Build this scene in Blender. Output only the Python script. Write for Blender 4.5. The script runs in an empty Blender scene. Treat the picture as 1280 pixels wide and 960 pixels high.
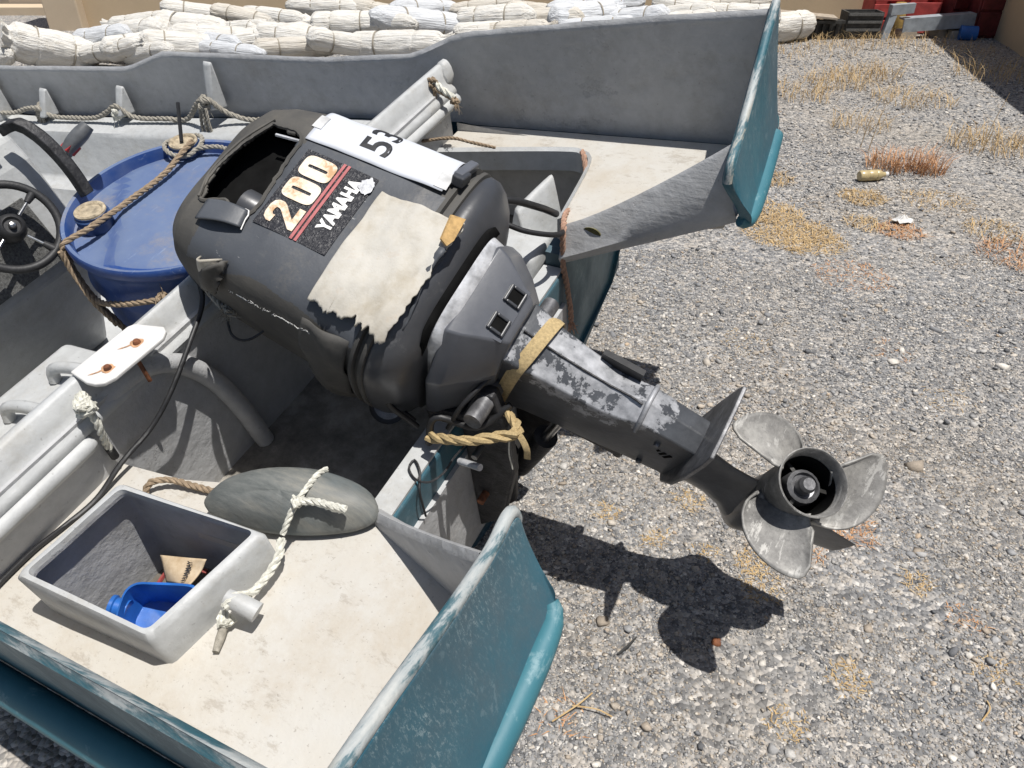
import bpy, bmesh, math, random
import numpy as np
from mathutils import Vector, Matrix, noise
random.seed(7); rng = np.random.default_rng(7)
R_ = math.radians
scene = bpy.context.scene
col = scene.collection

# ------------------------------------------------------------ camera
CAM_H = 1.62
cam_d = bpy.data.cameras.new('camera'); cam = bpy.data.objects.new('camera', cam_d); col.objects.link(cam)
cam.location = (0, 0, CAM_H); cam.rotation_euler = (R_(90-34.02), 0, 0)
cam_d.sensor_width = 36; cam_d.lens = 962.7/1280*36; cam_d.clip_start = .02; cam_d.clip_end = 500
scene.camera = cam
# ------------------------------------------------------------ sky and sun
SUN_EL, SUN_AZ = 73.0, -42.0          # azimuth counted from +x towards +y
to_sun = Vector((math.cos(R_(SUN_EL))*math.cos(R_(SUN_AZ)), math.cos(R_(SUN_EL))*math.sin(R_(SUN_AZ)), math.sin(R_(SUN_EL))))
world = bpy.data.worlds.new('World'); scene.world = world; world.use_nodes = True
wn = world.node_tree.nodes; wl = world.node_tree.links; wn.clear()
sky = wn.new('ShaderNodeTexSky'); sky.sky_type = 'NISHITA'; sky.sun_disc = False
sky.sun_elevation = R_(SUN_EL); sky.sun_rotation = R_(90-SUN_AZ); sky.air_density = 1.0; sky.dust_density = 1.5; sky.ozone_density = 1.0
bg = wn.new('ShaderNodeBackground'); bg.inputs['Strength'].default_value = .062
wo = wn.new('ShaderNodeOutputWorld'); wl.new(sky.outputs[0], bg.inputs[0]); wl.new(bg.outputs[0], wo.inputs[0])
sun_d = bpy.data.lights.new('sun', 'SUN'); sun_d.energy = 4.5; sun_d.angle = R_(.53); sun_d.color = (1, .968, .925)
sun = bpy.data.objects.new('sun', sun_d); col.objects.link(sun); sun.location = to_sun*40
sun.rotation_euler = to_sun.to_track_quat('Z', 'Y').to_euler()
scene.view_settings.view_transform = 'Standard'; scene.view_settings.look = 'None'
scene.view_settings.exposure = .27; scene.view_settings.gamma = 1
scene.view_settings.use_curve_mapping = False

# ------------------------------------------------------------ frames
# boat frame: x aft, y to the far side, z up (the hull leans on its near bottom panel)
az, heel, trim = R_(27.31), R_(13.49), R_(2.07)
Rz = Matrix(((math.cos(az), math.sin(az), 0), (-math.sin(az), math.cos(az), 0), (0, 0, 1)))
B = Matrix.Translation((-.0241, 1.7296, 0)) @ (Rz @ Matrix.Rotation(heel, 3, 'X') @ Matrix.Rotation(trim, 3, 'Y')).to_4x4()
# motor frame: x up the shaft, y to the near side, z aft (tilted up and steered); origin at the propeller hub
MB = Matrix(((-.93870373, -.08728956, .33349038, .7934), (-.01885651, -.95295973, -.30250981, -.047), (.34420885, -.29025555, .89290088, .6313), (0, 0, 0, 1)))
MF = B @ MB
W = Matrix.Identity(4)
BASE = {}

# ------------------------------------------------------------ objects
def V(*a): return np.array(a, float)
def tag(o, label=None, cat=None, group=None, kind=None):
    if label: o['label'] = label
    if cat: o['category'] = cat
    if group: o['group'] = group
    if kind: o['kind'] = kind
    return o
def thing(name, label, cat, base=(0, 0, 0), frame=W, group=None):
    o = bpy.data.objects.new(name, None); col.objects.link(o); o.empty_display_size = .1
    o.matrix_world = frame @ Matrix.Translation(base)
    BASE[o] = np.array(base, float)
    return tag(o, label, cat, group)
def link(name, verts, faces, mats, parent=None, frame=W, base=None, smooth=50, midx=None):
    me = bpy.data.meshes.new(name)
    v = np.asarray(verts, float).reshape(-1, 3)
    off = BASE[parent] if parent is not None else (np.array(base, float) if base is not None else np.zeros(3))
    me.from_pydata((v-off).tolist(), [], [tuple(int(i) for i in f) for f in faces])
    if not isinstance(mats, (list, tuple)): mats = [mats]
    for m in mats: me.materials.append(m)
    if midx is not None: me.polygons.foreach_set('material_index', np.asarray(midx, np.int32))
    bm = bmesh.new(); bm.from_mesh(me); bmesh.ops.recalc_face_normals(bm, faces=bm.faces); bm.to_mesh(me); bm.free()
    if smooth is not None:
        me.shade_smooth(); me.set_sharp_from_angle(angle=R_(smooth))
    o = bpy.data.objects.new(name, me); col.objects.link(o)
    if parent is not None:
        o.parent = parent; BASE[o] = off
    else:
        o.matrix_world = frame @ Matrix.Translation(off); BASE[o] = off
    return o
class MBd:
    """collects several shapes of ONE part"""
    def __init__(s): s.v = []; s.f = []; s.m = []
    def add(s, vf, mi=0):
        v, f = vf; n = len(s.v); s.v += [tuple(p) for p in np.asarray(v, float).reshape(-1, 3)]
        s.f += [tuple(int(i)+n for i in q) for q in f]; s.m += [mi]*len(f); return s
    def out(s, name, mats, parent=None, **k): return link(name, s.v, s.f, mats, parent, midx=s.m, **k)
def bevel(o, w, seg=2, ang=30):
    m = o.modifiers.new('bevel', 'BEVEL'); m.width = w; m.segments = seg; m.limit_method = 'ANGLE'; m.angle_limit = R_(ang); m.harden_normals = False
    return o
def subsurf(o, n=1):
    m = o.modifiers.new('sub', 'SUBSURF'); m.levels = n; m.render_levels = n; return o

# ------------------------------------------------------------ shapes (return verts, faces)
def box(x0, x1, y0, y1, z0, z1):
    v = [(x, y, z) for x in (x0, x1) for y in (y0, y1) for z in (z0, z1)]
    f = [(0, 1, 3, 2), (4, 6, 7, 5), (0, 4, 5, 1), (2, 3, 7, 6), (0, 2, 6, 4), (1, 5, 7, 3)]
    return v, f
def hexa(p): # eight corners: bottom ring 0-3, top ring 4-7
    return p, [(3, 2, 1, 0), (4, 5, 6, 7), (0, 1, 5, 4), (1, 2, 6, 5), (2, 3, 7, 6), (3, 0, 4, 7)]
def prism(poly, d): # polygon (3d points) pushed along vector d
    n = len(poly); a = [np.array(p, float) for p in poly]; b = [p+np.array(d, float) for p in a]
    return a+b, [tuple(range(n-1, -1, -1)), tuple(range(n, 2*n))]+[(i, (i+1) % n, (i+1) % n+n, i+n) for i in range(n)]
def loft(rings, closed=True, cap=True):
    n = len(rings[0]); v = [p for r in rings for p in r]; f = []
    for i in range(len(rings)-1):
        for j in range(n if closed else n-1):
            k = (j+1) % n; f.append((i*n+j, i*n+k, (i+1)*n+k, (i+1)*n+j))
    if cap and closed:
        f.append(tuple(range(n-1, -1, -1))); f.append(tuple(range((len(rings)-1)*n, len(rings)*n)))
    return v, f
def grid(P): # P[i][j] -> open sheet
    return loft(P, closed=False, cap=False)
def smoothpath(pts, step):
    p = [np.array(q, float) for q in pts]
    if len(p) < 3: 
        n = max(2, int(np.linalg.norm(p[1]-p[0])/step)); return [p[0]+(p[1]-p[0])*t for t in np.linspace(0, 1, n+1)]
    p = [2*p[0]-p[1]]+p+[2*p[-1]-p[-2]]; out = []
    for i in range(1, len(p)-2):
        n = max(2, int(np.linalg.norm(p[i+1]-p[i])/step))
        for k in range(n):
            t = k/n; a, b, c, d = p[i-1], p[i], p[i+1], p[i+2]
            out.append(.5*((2*b)+(c-a)*t+(2*a-5*b+4*c-d)*t*t+(3*b-a-3*c+d)*t**3))
    out.append(p[-2]); return out
def frames(path):
    T = []; n = len(path)
    for i in range(n):
        t = path[min(i+1, n-1)]-path[max(i-1, 0)]; T.append(t/(np.linalg.norm(t)+1e-12))
    u = np.cross(T[0], [0, 0, 1.]) if abs(T[0][2]) < .9 else np.cross(T[0], [1., 0, 0]); u /= np.linalg.norm(u); U = []
    for t in T:
        u = u-t*(u@t); u /= np.linalg.norm(u)+1e-12; U.append(u)
    return T, U, [np.cross(t, q) for t, q in zip(T, U)]
def tube(pts, r, sides=8, step=None, smooth=True):
    path = smoothpath(pts, step or (r if np.isscalar(r) else max(r))*1.6) if smooth else [np.array(q, float) for q in pts]
    T, U, N = frames(path); m = len(path)
    rr = np.full(m, r) if np.isscalar(r) else np.interp(np.linspace(0, 1, m), np.linspace(0, 1, len(r)), r)
    return loft([[path[i]+rr[i]*(math.cos(a)*U[i]+math.sin(a)*N[i]) for a in np.linspace(0, 2*math.pi, sides, endpoint=False)] for i in range(m)])
def rope(pts, r, strands=3, pitch=7, sides=6, jitter=.12):
    path = smoothpath(pts, r*1.0); T, U, N = frames(path); V_, F_ = [], []
    L = np.cumsum([0]+[np.linalg.norm(path[i+1]-path[i]) for i in range(len(path)-1)])
    for s in range(strands):
        c = []
        for i in range(len(path)):
            a = 2*math.pi*(s/strands+L[i]/(pitch*r)); w = r*.52*(1+jitter*math.sin(L[i]/r*.37+s))
            c.append(path[i]+w*(math.cos(a)*U[i]+math.sin(a)*N[i]))
        v, f = tube(c, r*.56, sides, smooth=False); n = len(V_); V_ += list(v); F_ += [tuple(i+n for i in q) for q in f]
    return V_, F_
def lathe(prof, n=32, axis=2, c=(0, 0, 0), cap=True): # prof (radius, height)
    rings = []
    for r, h in prof:
        ring = []
        for a in np.linspace(0, 2*math.pi, n, endpoint=False):
            p = [r*math.cos(a), r*math.sin(a), h]
            if axis == 0: p = [p[2], p[0], p[1]]
            elif axis == 1: p = [p[1], p[2], p[0]]
            ring.append(np.array(p)+np.array(c, float))
        rings.append(ring)
    return loft(rings, cap=cap)
def xf(vf, M): 
    v, f = vf; return [tuple(M @ Vector(p)) for p in v], f
def orient(p, zdir, xdir=(1, 0, 0)):
    z = Vector(zdir).normalized(); x = Vector(xdir); x = (x-z*x.dot(z)).normalized(); y = z.cross(x)
    return Matrix(((x.x, y.x, z.x, p[0]), (x.y, y.y, z.y, p[1]), (x.z, y.z, z.z, p[2]), (0, 0, 0, 1)))
def fray(p, d, n, length, r, spread=.35):
    out = MBd()
    for i in range(n):
        dd = np.array(d, float)+rng.normal(0, spread, 3); dd /= np.linalg.norm(dd)
        l = length*rng.uniform(.5, 1); q = np.array(p, float)
        out.add(tube([q, q+dd*l*.5+rng.normal(0, r*2, 3), q+dd*l+rng.normal(0, r*4, 3)], [r, r, r*.4], 4, step=l/3))
    return out.v, out.f

# ------------------------------------------------------------ materials
def nd(nt, t, **k):
    n = nt.nodes.new(t)
    for a, b in k.items():
        if a in n.inputs.keys() if hasattr(n.inputs, 'keys') else False: n.inputs[a].default_value = b
        else: setattr(n, a, b)
    return n
# base colours are noted as seen on site; GAIN lifts the dark finishes to their measured reflectance
GAIN = dict(gravel_bed=1.3, stone_chips=1.12, grey_gelcoat=1.22, pale_grey_gelcoat=.84, cream_deck=1.0, teal_hull_paint=1.15, teal_rail_paint=1.1, cowl_vinyl=1.18, sun_browned_vinyl=.78, pan_plastic=.85, apron_paint=1.0, leg_flaked_paint=1.1, prop_alloy=1.15, worn_cast_grey=1.1, beige_render=1.05, dry_grey_float=.62, scuffed_alloy=1.4, dry_grass_red=1.1, brown_rope=1.1, weathered_rope=1.1, pinkish_rope=1.1, tan_webbing=1.05)
class Mat:
    def __init__(s, name, rough=.6, metal=0, spec=.5):
        s.gain = GAIN.get(name, 1.0); s.lim = 2.5 if name == 'stone_chips' else .85; s.m = bpy.data.materials.new(name); s.m.use_nodes = True; s.nt = s.m.node_tree
        s.b = s.nt.nodes['Principled BSDF']; s.b.inputs['Roughness'].default_value = rough; s.b.inputs['Metallic'].default_value = metal
        s.b.inputs['Specular IOR Level'].default_value = spec
        s.tc = s.nt.nodes.new('ShaderNodeTexCoord'); s.co = s.tc.outputs['Object']
    def L(s, a, b): s.nt.links.new(a, b)
    def scale(s, sx, sy, sz, rot=(0, 0, 0)):
        n = s.nt.nodes.new('ShaderNodeMapping'); n.inputs['Scale'].default_value = (sx, sy, sz); n.inputs['Rotation'].default_value = rot
        s.L(s.co, n.inputs[0]); return n.outputs[0]
    def noise(s, sc, det=5, rough=.55, vec=None, dist=0):
        n = s.nt.nodes.new('ShaderNodeTexNoise'); n.inputs['Scale'].default_value = sc; n.inputs['Detail'].default_value = det
        n.inputs['Roughness'].default_value = rough; n.inputs['Distortion'].default_value = dist; s.L(vec or s.co, n.inputs['Vector']); return n.outputs['Fac']
    def voro(s, sc, feature='F1', out='Distance', vec=None, rnd=1):
        n = s.nt.nodes.new('ShaderNodeTexVoronoi'); n.feature = feature; n.inputs['Scale'].default_value = sc; n.inputs['Randomness'].default_value = rnd
        s.L(vec or s.co, n.inputs['Vector']); return n.outputs[out]
    def ramp(s, fac, stops, mode='LINEAR'):
        n = s.nt.nodes.new('ShaderNodeValToRGB'); n.color_ramp.interpolation = mode; e = n.color_ramp.elements
        while len(e) < len(stops): e.new(.5)
        for i, (p, c) in enumerate(stops):
            e[i].position = p; e[i].color = tuple(min(s.lim, q*s.gain) for q in c)+(1,) if not np.isscalar(c) else (c, c, c, 1)
        s.L(fac, n.inputs[0]); return n.outputs[0]
    def mix(s, fac, a, b, mode='MIX'):
        n = s.nt.nodes.new('ShaderNodeMix'); n.data_type = 'RGBA'; n.blend_type = mode
        for v, i in ((fac, 0), (a, 6), (b, 7)):
            if hasattr(v, 'is_output'): s.L(v, n.inputs[i])
            elif i == 0: n.inputs[0].default_value = v
            else: n.inputs[i].default_value = tuple(min(s.lim, q*s.gain) for q in v)+(1,)
        return n.outputs[2]
    def math(s, op, a, b=0):
        n = s.nt.nodes.new('ShaderNodeMath'); n.operation = op
        for v, i in ((a, 0), (b, 1)):
            if hasattr(v, 'is_output'): s.L(v, n.inputs[i])
            else: n.inputs[i].default_value = v
        return n.outputs[0]
    def color(s, c):
        if hasattr(c, 'is_output'): s.L(c, s.b.inputs['Base Color'])
        else: s.b.inputs['Base Color'].default_value = tuple(c)+(1,)
        return s
    def rough(s, r): 
        if hasattr(r, 'is_output'): s.L(r, s.b.inputs['Roughness'])
        return s
    def bump(s, h, strength=.3, dist=.01):
        n = s.nt.nodes.new('ShaderNodeBump'); n.inputs['Strength'].default_value = strength; n.inputs['Distance'].default_value = dist
        s.L(h, n.inputs['Height']); s.L(n.outputs[0], s.b.inputs['Normal']); return s
def simple(name, c, rough=.6, metal=0, var=.25, sc=30, bump=.15, bd=.003, spec=.5):
    m = Mat(name, rough, metal, spec); n = m.noise(sc); c = np.array(c)
    m.color(m.ramp(n, [(.3, tuple(c*(1-var))), (.7, tuple(np.minimum(c*(1+var), .95)))])); m.bump(m.noise(sc*3), bump, bd); return m.m
def mat_gelcoat(name, c, dirt=(.30, .26, .2), dirt_amt=.35, dents=.5):
    m = Mat(name, .42); big = m.noise(2.2, 6, .6); fine = m.noise(26, 6, .62)
    cc = m.ramp(fine, [(.25, tuple(np.array(c)*.86)), (.75, tuple(np.array(c)*1.08))])
    spots = m.ramp(m.noise(6, 9, .8), [(.50, 0), (.74, 1)]); k = m.math('MULTIPLY', spots, dirt_amt)
    cc = m.mix(k, cc, dirt); marks = m.ramp(m.noise(90, 2, .5), [(.70, 0), (.74, 1)]); cc = m.mix(m.math('MULTIPLY', marks, .35), cc, (.12, .11, .1))
    m.color(cc); m.rough(m.ramp(big, [(.3, .35), (.7, .62)]))
    brush = m.noise(9, 6, .65, m.scale(.35, 5, 5, (0, .12, .1))); lump = m.noise(4, 2, .5)
    h = m.math('ADD', m.math('MULTIPLY', brush, .2), m.math('MULTIPLY', lump, .8)); h = m.math('ADD', h, m.math('MULTIPLY', m.noise(15, 5, .6), .45)); h = m.math('ADD', h, m.math('MULTIPLY', fine, .3)); h = m.math('ADD', h, m.math('MULTIPLY', m.ramp(m.noise(3.2, 9, .8), [(.60, 0), (.63, .25)]), -1))
    m.bump(h, dents, .018); return m.m

# ============================================================ materials of the place
M = {}
def build_mats():
    M['grey'] = mat_gelcoat('grey_gelcoat', (.345, .348, .35), (.19, .175, .15), .5, .5)
    M['pale'] = mat_gelcoat('pale_grey_gelcoat', (.53, .54, .535), (.33, .29, .22), .5, .28)
    m = Mat('cream_deck', .5); big = m.noise(2.6, 7, .65); fine = m.noise(45, 6, .6)
    c = m.ramp(big, [(.25, (.44, .385, .305)), (.43, (.48, .45, .395)), (.70, (.51, .50, .47))])
    c = m.mix(m.math('MULTIPLY', m.ramp(m.noise(6, 9, .8), [(.47, 0), (.72, 1)]), .5), c, (.37, .30, .21))
    c = m.mix(m.math('MULTIPLY', m.ramp(m.noise(26, 9, .8, m.scale(.4, 1, 1, (0, 0, .6))), [(.55, 0), (.62, 1)]), .5), c, (.29, .25, .20))
    c = m.mix(m.math('MULTIPLY', m.ramp(m.noise(170, 2, .5), [(.68, 0), (.72, 1)]), .4), c, (.16, .13, .1))
    m.color(c); m.bump(m.math('ADD', m.math('MULTIPLY', m.noise(8, 4), .8), m.math('MULTIPLY', fine, .3)), .35, .012); M['deck'] = m.m
    # weathered teal hull paint: chalky rubbed patches and pale scratches
    m = Mat('teal_hull_paint', .42)
    c = m.ramp(m.noise(3.5, 5), [(.35, (.021, .083, .118)), (.65, (.031, .112, .148))])
    rub = m.ramp(m.noise(3.2, 8, .7, m.scale(1, 1, .6)), [(.40, 0), (.60, 1)]); c = m.mix(m.math('MULTIPLY', rub, .8), c, (.065, .095, .112))
    sepz = m.nt.nodes.new('ShaderNodeSeparateXYZ'); m.L(m.co, sepz.inputs[0]); hz = m.ramp(sepz.outputs[2], [(.84, .10), (1.02, .85)])
    sc1 = m.ramp(m.noise(190, 9, .78, m.scale(1, 1, .3, (.5, .2, 0))), [(.52, 0), (.60, .8)]); msk = m.math('MULTIPLY', m.ramp(m.noise(7, 7, .75), [(.43, .1), (.60, 1)]), hz)
    c = m.mix(m.math('MULTIPLY', sc1, msk), c, (.30, .37, .38))
    sc2 = m.ramp(m.noise(24, 8, .7, m.scale(.25, 1, 1, (0, .9, 0))), [(.60, 0), (.63, 1)]); c = m.mix(m.math('MULTIPLY', sc2, .16), c, (.25, .32, .34))
    m.color(c); m.rough(m.ramp(rub, [(0, .33), (1, .7)])); m.bump(m.noise(30, 6), .18, .006); M['teal'] = m.m
    m = Mat('teal_rail_paint', .55); c = m.ramp(m.noise(6, 6), [(.3, (.026, .115, .15)), (.7, (.04, .15, .185))])
    c = m.mix(m.math('MULTIPLY', m.ramp(m.noise(45, 9, .75, m.scale(.3, .3, 1)), [(.56, 0), (.64, 1)]), .4), c, (.25, .36, .38)); m.color(c); m.bump(m.noise(25, 5), .15, .005); M['rail'] = m.m
    # worn top edge: white gelcoat, yellowed filler and leftover teal
    def edge(name, s):
        m = Mat(name, .55); v = m.scale(*s); n1 = m.noise(30, 9, .72, v); n2 = m.noise(4, 5, .6, v)
        c = m.ramp(n1, [(.40, (.03, .11, .14)), (.46, (.10, .16, .18)), (.51, (.33, .36, .36)), (.64, (.45, .46, .44))])
        c = m.mix(m.math('MULTIPLY', m.ramp(n2, [(.52, 0), (.60, 1)]), m.ramp(n1, [(.46, 0), (.5, .8)])), c, (.50, .42, .25)); m.color(c); m.bump(m.math('ADD', n1, m.noise(90, 5)), .4, .004); return m.m
    M['edge'] = edge('worn_sheer_edge', (.12, 1, 1)); M['edgep'] = edge('worn_panel_edge', (1, .16, .3))
    M['bone'] = simple('bleached_white_plastic', (.62, .61, .585), .5, 0, .06, 12, .1)
    # motor
    m = Mat('cowl_vinyl', .5); n = m.noise(5, 6, .6); c = m.ramp(n, [(.3, (.042, .046, .053)), (.7, (.072, .078, .088))])
    c = m.mix(m.math('MULTIPLY', m.ramp(m.noise(14, 9, .8), [(.53, 0), (.75, 1)]), .45), c, (.16, .145, .12))
    c = m.mix(m.math('MULTIPLY', m.ramp(m.noise(120, 3, .6, m.scale(.25, 1, 1, (0, 0, .7))), [(.71, 0), (.73, 1)]), .55), c, (.35, .35, .34))
    m.color(c); m.rough(m.ramp(n, [(.3, .42), (.7, .66)])); m.bump(m.math('ADD', m.noise(9, 4), m.math('MULTIPLY', m.noise(160, 3), .15)), .25, .008); M['cowl'] = m.m
    m = Mat('sun_browned_vinyl', .72); n = m.noise(7, 7, .65); c = m.ramp(n, [(.3, (.062, .060, .056)), (.55, (.100, .094, .083)), (.75, (.15, .135, .11))])
    m.color(c); m.bump(m.math('ADD', m.noise(7, 4), m.math('MULTIPLY', m.noise(150, 4), .12)), .4, .012); M['brownvinyl'] = m.m
    m = Mat('pan_plastic', .36); n = m.noise(6, 6, .6); c = m.ramp(n, [(.3, (.045, .047, .052)), (.7, (.075, .078, .086))])
    c = m.mix(m.math('MULTIPLY', m.ramp(m.noise(22, 9, .8), [(.58, 0), (.7, 1)]), .45), c, (.2, .2, .2)); m.color(c); m.bump(m.noise(40, 5), .12, .004); M['pan'] = m.m
    m = Mat('apron_paint', .3); n = m.noise(8, 7, .65); c = m.ramp(n, [(.3, (.075, .08, .092)), (.7, (.115, .12, .133))]); m.color(c); m.bump(m.noise(60, 5), .08, .003); M['apron'] = m.m
    # leg: dark paint flaked to bare grey aluminium along the aft side
    m = Mat('leg_flaked_paint', .38); n = m.noise(14, 9, .72)
    sep = m.nt.nodes.new('ShaderNodeSeparateXYZ'); m.L(m.co, sep.inputs[0])
    az_ = m.math('MULTIPLY', m.math('ADD', sep.outputs[2], -.075), 8.0)     # paint is rubbed off the aft ridge
    up = m.math('ADD', m.math('MULTIPLY', m.math('ABSOLUTE', m.math('ADD', sep.outputs[0], .26)), -4.2), .47)
    k = m.math('ADD', m.math('ADD', az_, up), m.math('MULTIPLY', m.math('ADD', n, -.5), 4.2))
    flake = m.ramp(k, [(.34, 0), (.40, .75), (.8, 1)])
    c = m.mix(flake, m.ramp(m.noise(9, 8, .7), [(.3, (.028, .03, .034)), (.7, (.085, .09, .098))]), m.ramp(m.noise(40, 6), [(.3, (.20, .205, .215)), (.7, (.40, .405, .42))]))
    m.color(c); m.rough(m.ramp(flake, [(0, .34), (1, .52)])); m.L(m.math('MULTIPLY', flake, .25), m.b.inputs['Metallic']); m.bump(m.math('ADD', flake, m.noise(50, 5)), .25, .003); M['leg'] = m.m
    m = Mat('worn_cast_grey', .45, .5); n = m.noise(18, 9, .75); m.color(m.ramp(n, [(.3, (.05, .05, .053)), (.5, (.13, .13, .135)), (.7, (.26, .26, .265))])); m.bump(m.noise(50, 6), .25, .004); M['cast'] = m.m
    m = Mat('prop_alloy', .62, .25); n = m.noise(9, 9, .75); c = m.ramp(n, [(.3, (.075, .073, .07)), (.48, (.19, .185, .175)), (.70, (.36, .35, .325))]); c = m.mix(m.math('MULTIPLY', m.ramp(m.noise(40, 8, .7, m.scale(1, .2, 1, (0, 0, .5))), [(.56, 0), (.6, 1)]), .5), c, (.5, .49, .46))
    c = m.mix(m.math('MULTIPLY', m.ramp(m.noise(120, 5, .7), [(.58, 0), (.66, 1)]), .6), c, (.12, .115, .11)); m.color(c); m.bump(m.noise(80, 6), .35, .003); M['prop'] = m.m
    M['hubdark'] = simple('hub_soot', (.035, .034, .032), .5, .3, .4, 40, .3)
    M['black'] = simple('black_rubber', (.016, .016, .017), .5, 0, .3, 30, .2)
    M['void'] = simple('shade_black_interior', (.008, .008, .008), .95, 0, .3, 20, .2, .003, .05)  # near-black colour stands in for the shade inside openings
    M['chassis'] = simple('dusty_black_casting', (.028, .028, .03), .55, .2, .6, 26, .5, .006)
    M['silver'] = simple('scuffed_alloy', (.40, .405, .415), .42, .35, .35, 35, .3, .004)
    M['steel'] = simple('stainless', (.5, .5, .49), .28, 1, .12, 40, .1)
    m = Mat('crackled_decal', .4); m.color((.026, .026, .03)); m.bump(m.noise(60, 3, .6, None, 2.5), .8, .006); M['decal'] = m.m
    m = Mat('faded_cream_print', .5); n = m.noise(22, 8, .75); m.color(m.ramp(n, [(.38, (.5, .3, .15)), (.5, (.75, .62, .48)), (.65, (.82, .74, .63))])); M['num'] = m.m
    M['whiteprint'] = simple('white_print', (.78, .77, .74), .5, 0, .08, 60)
    M['pink'] = simple('faded_red_stripe', (.40, .12, .12), .5, 0, .2, 40)
    M['paper'] = simple('white_paper', (.55, .57, .61), .6, 0, .03, 6, .25, .006)
    M['ink'] = simple('black_ink', (.02, .02, .022), .6, 0, .1, 40)
    m = Mat('peeled_backing', .8); n = m.noise(8, 8, .7); c = m.ramp(n, [(.3, (.36, .32, .25)), (.5, (.47, .445, .39)), (.7, (.53, .515, .475))])
    c = m.mix(m.math('MULTIPLY', m.ramp(m.noise(16, 8, .75), [(.56, 0), (.72, 1)]), .45), c, (.35, .24, .12)); m.color(c); m.bump(m.math('ADD', m.noise(10, 5), m.math('MULTIPLY', m.noise(200, 3), .15)), .5, .008); M['backing'] = m.m
    M['foam'] = simple('ochre_foam', (.42, .27, .11), .9, 0, .3, 60, .6)
    M['webbing'] = simple('tan_webbing', (.40, .30, .15), .8, 0, .25, 180, .6, .003)
    # cargo
    m = Mat('blue_drum_plastic', .34); n = m.noise(4, 6); c = m.ramp(n, [(.3, (.014, .05, .20)), (.7, (.02, .07, .26))])
    dust = m.ramp(m.noise(6, 8, .7), [(.40, 0), (.72, 1)]); c = m.mix(m.math('MULTIPLY', dust, .4), c, (.20, .24, .33))
    geo = m.nt.nodes.new('ShaderNodeNewGeometry'); sp = m.nt.nodes.new('ShaderNodeSeparateXYZ'); m.L(geo.outputs['True Normal'], sp.inputs[0])
    settled = m.math('MULTIPLY', m.ramp(sp.outputs[2], [(.75, 0), (.95, 1)]), m.ramp(m.noise(3, 7, .65), [(.2, .45), (.7, .9)])); c = m.mix(settled, c, (.15, .195, .29)); c = m.mix(m.math('MULTIPLY', settled, m.ramp(m.noise(4.5, 9, .8), [(.50, 0), (.66, .75)])), c, (.30, .255, .20)); c = m.mix(m.math('MULTIPLY', m.ramp(m.noise(70, 6, .7, m.scale(1, .15, 1, (0, 0, .8))), [(.62, 0), (.65, 1)]), .3), c, (.30, .36, .48))
    m.color(c); m.rough(m.ramp(n, [(.3, .3), (.7, .5)])); m.bump(m.noise(14, 4), .1, .004); M['blue'] = m.m
    M['bluedark'] = simple('blue_cap_plastic', (.03, .06, .15), .4, 0, .2, 30)
    M['sand'] = simple('sand_in_bung', (.36, .30, .21), .9, 0, .5, 45, .7, .004)
    def rope_m(name, c, v=.3): return simple(name, c, .85, 0, v, 120, .4, .002)
    M['ropew'] = rope_m('white_rope', (.56, .55, .48)); M['ropeb'] = rope_m('brown_rope', (.235, .175, .115)); M['ropeg'] = rope_m('weathered_rope', (.26, .24, .2)); M['roper'] = rope_m('pinkish_rope', (.33, .2, .14))
    m = Mat('dry_grey_float', .6); n = m.noise(7, 8, .7, m.scale(1, 4, 1)); c = m.ramp(n, [(.3, (.12, .135, .13)), (.5, (.23, .24, .225)), (.72, (.40, .385, .33))])
    c = m.mix(m.ramp(m.noise(3.5, 6, .6), [(.45, 0), (.65, 1)]), c, (.17, .225, .25)); m.color(c); m.bump(m.noise(30, 7, .6, m.scale(1, 5, 1)), .3, .005); M['lid'] = m.m
    m = Mat('rust_bolt', .8); m.color(m.ramp(m.noise(60, 6), [(.3, (.07, .025, .012)), (.7, (.25, .09, .035))])); m.bump(m.noise(120, 5), .6, .003); M['rust'] = m.m
    M['ruststain'] = simple('rust_stain', (.46, .26, .14), .8, 0, .35, 70)
    M['bluejug'] = simple('blue_jug_plastic', (.02, .12, .42), .35, 0, .3, 15)
    m = Mat('worn_carton', .85); m.color(m.ramp(m.noise(14, 7, .7), [(.3, (.36, .25, .14)), (.55, (.55, .44, .3)), (.7, (.6, .52, .4))])); m.bump(m.noise(30, 5), .3, .004); M['carton'] = m.m
    M['red'] = simple('red_plastic', (.35, .03, .03), .4, 0, .25, 20)
    M['redwire'] = simple('dusty_red_wire', (.33, .07, .06), .5, 0, .25, 60)
    M['wheel'] = simple('wheel_rubber', (.022, .022, .023), .55, 0, .2, 60, .2)
    M['lockerwall'] = simple('bare_shaded_locker_glassfibre', (.12, .105, .085), .85, 0, .5, 9, .5, .01)  # bare glassfibre, darkened to carry the shade deep in the locker
    m = Mat('grimy_shaded_well_floor', .8); m.color(m.ramp(m.noise(5, 9, .75), [(.32, (.085, .078, .068)), (.48, (.20, .185, .16)), (.66, (.40, .375, .33))])); m.bump(m.noise(40, 7, .7), .5, .008); M['grime_shade'] = m.m  # dirt plus the cowl's shade, both put into the floor colour
    M['green'] = simple('green_plastic', (.01, .22, .13), .4, 0, .2, 20)
    M['tan'] = simple('tan_cushion', (.55, .47, .3), .8, 0, .2, 20)
    M['mat'] = simple('grey_mat', (.12, .12, .115), .95, 0, .5, 160, .8, .005)
    # yard
    m = Mat('sack_cloth', .75); n = m.noise(5, 7, .65); c = m.ramp(n, [(.3, (.56, .52, .45)), (.5, (.68, .66, .61)), (.75, (.74, .73, .70))])
    c = m.mix(m.math('MULTIPLY', m.ramp(m.noise(9, 8, .75), [(.58, 0), (.78, 1)]), .4), c, (.42, .34, .25)); m.color(c)
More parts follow.
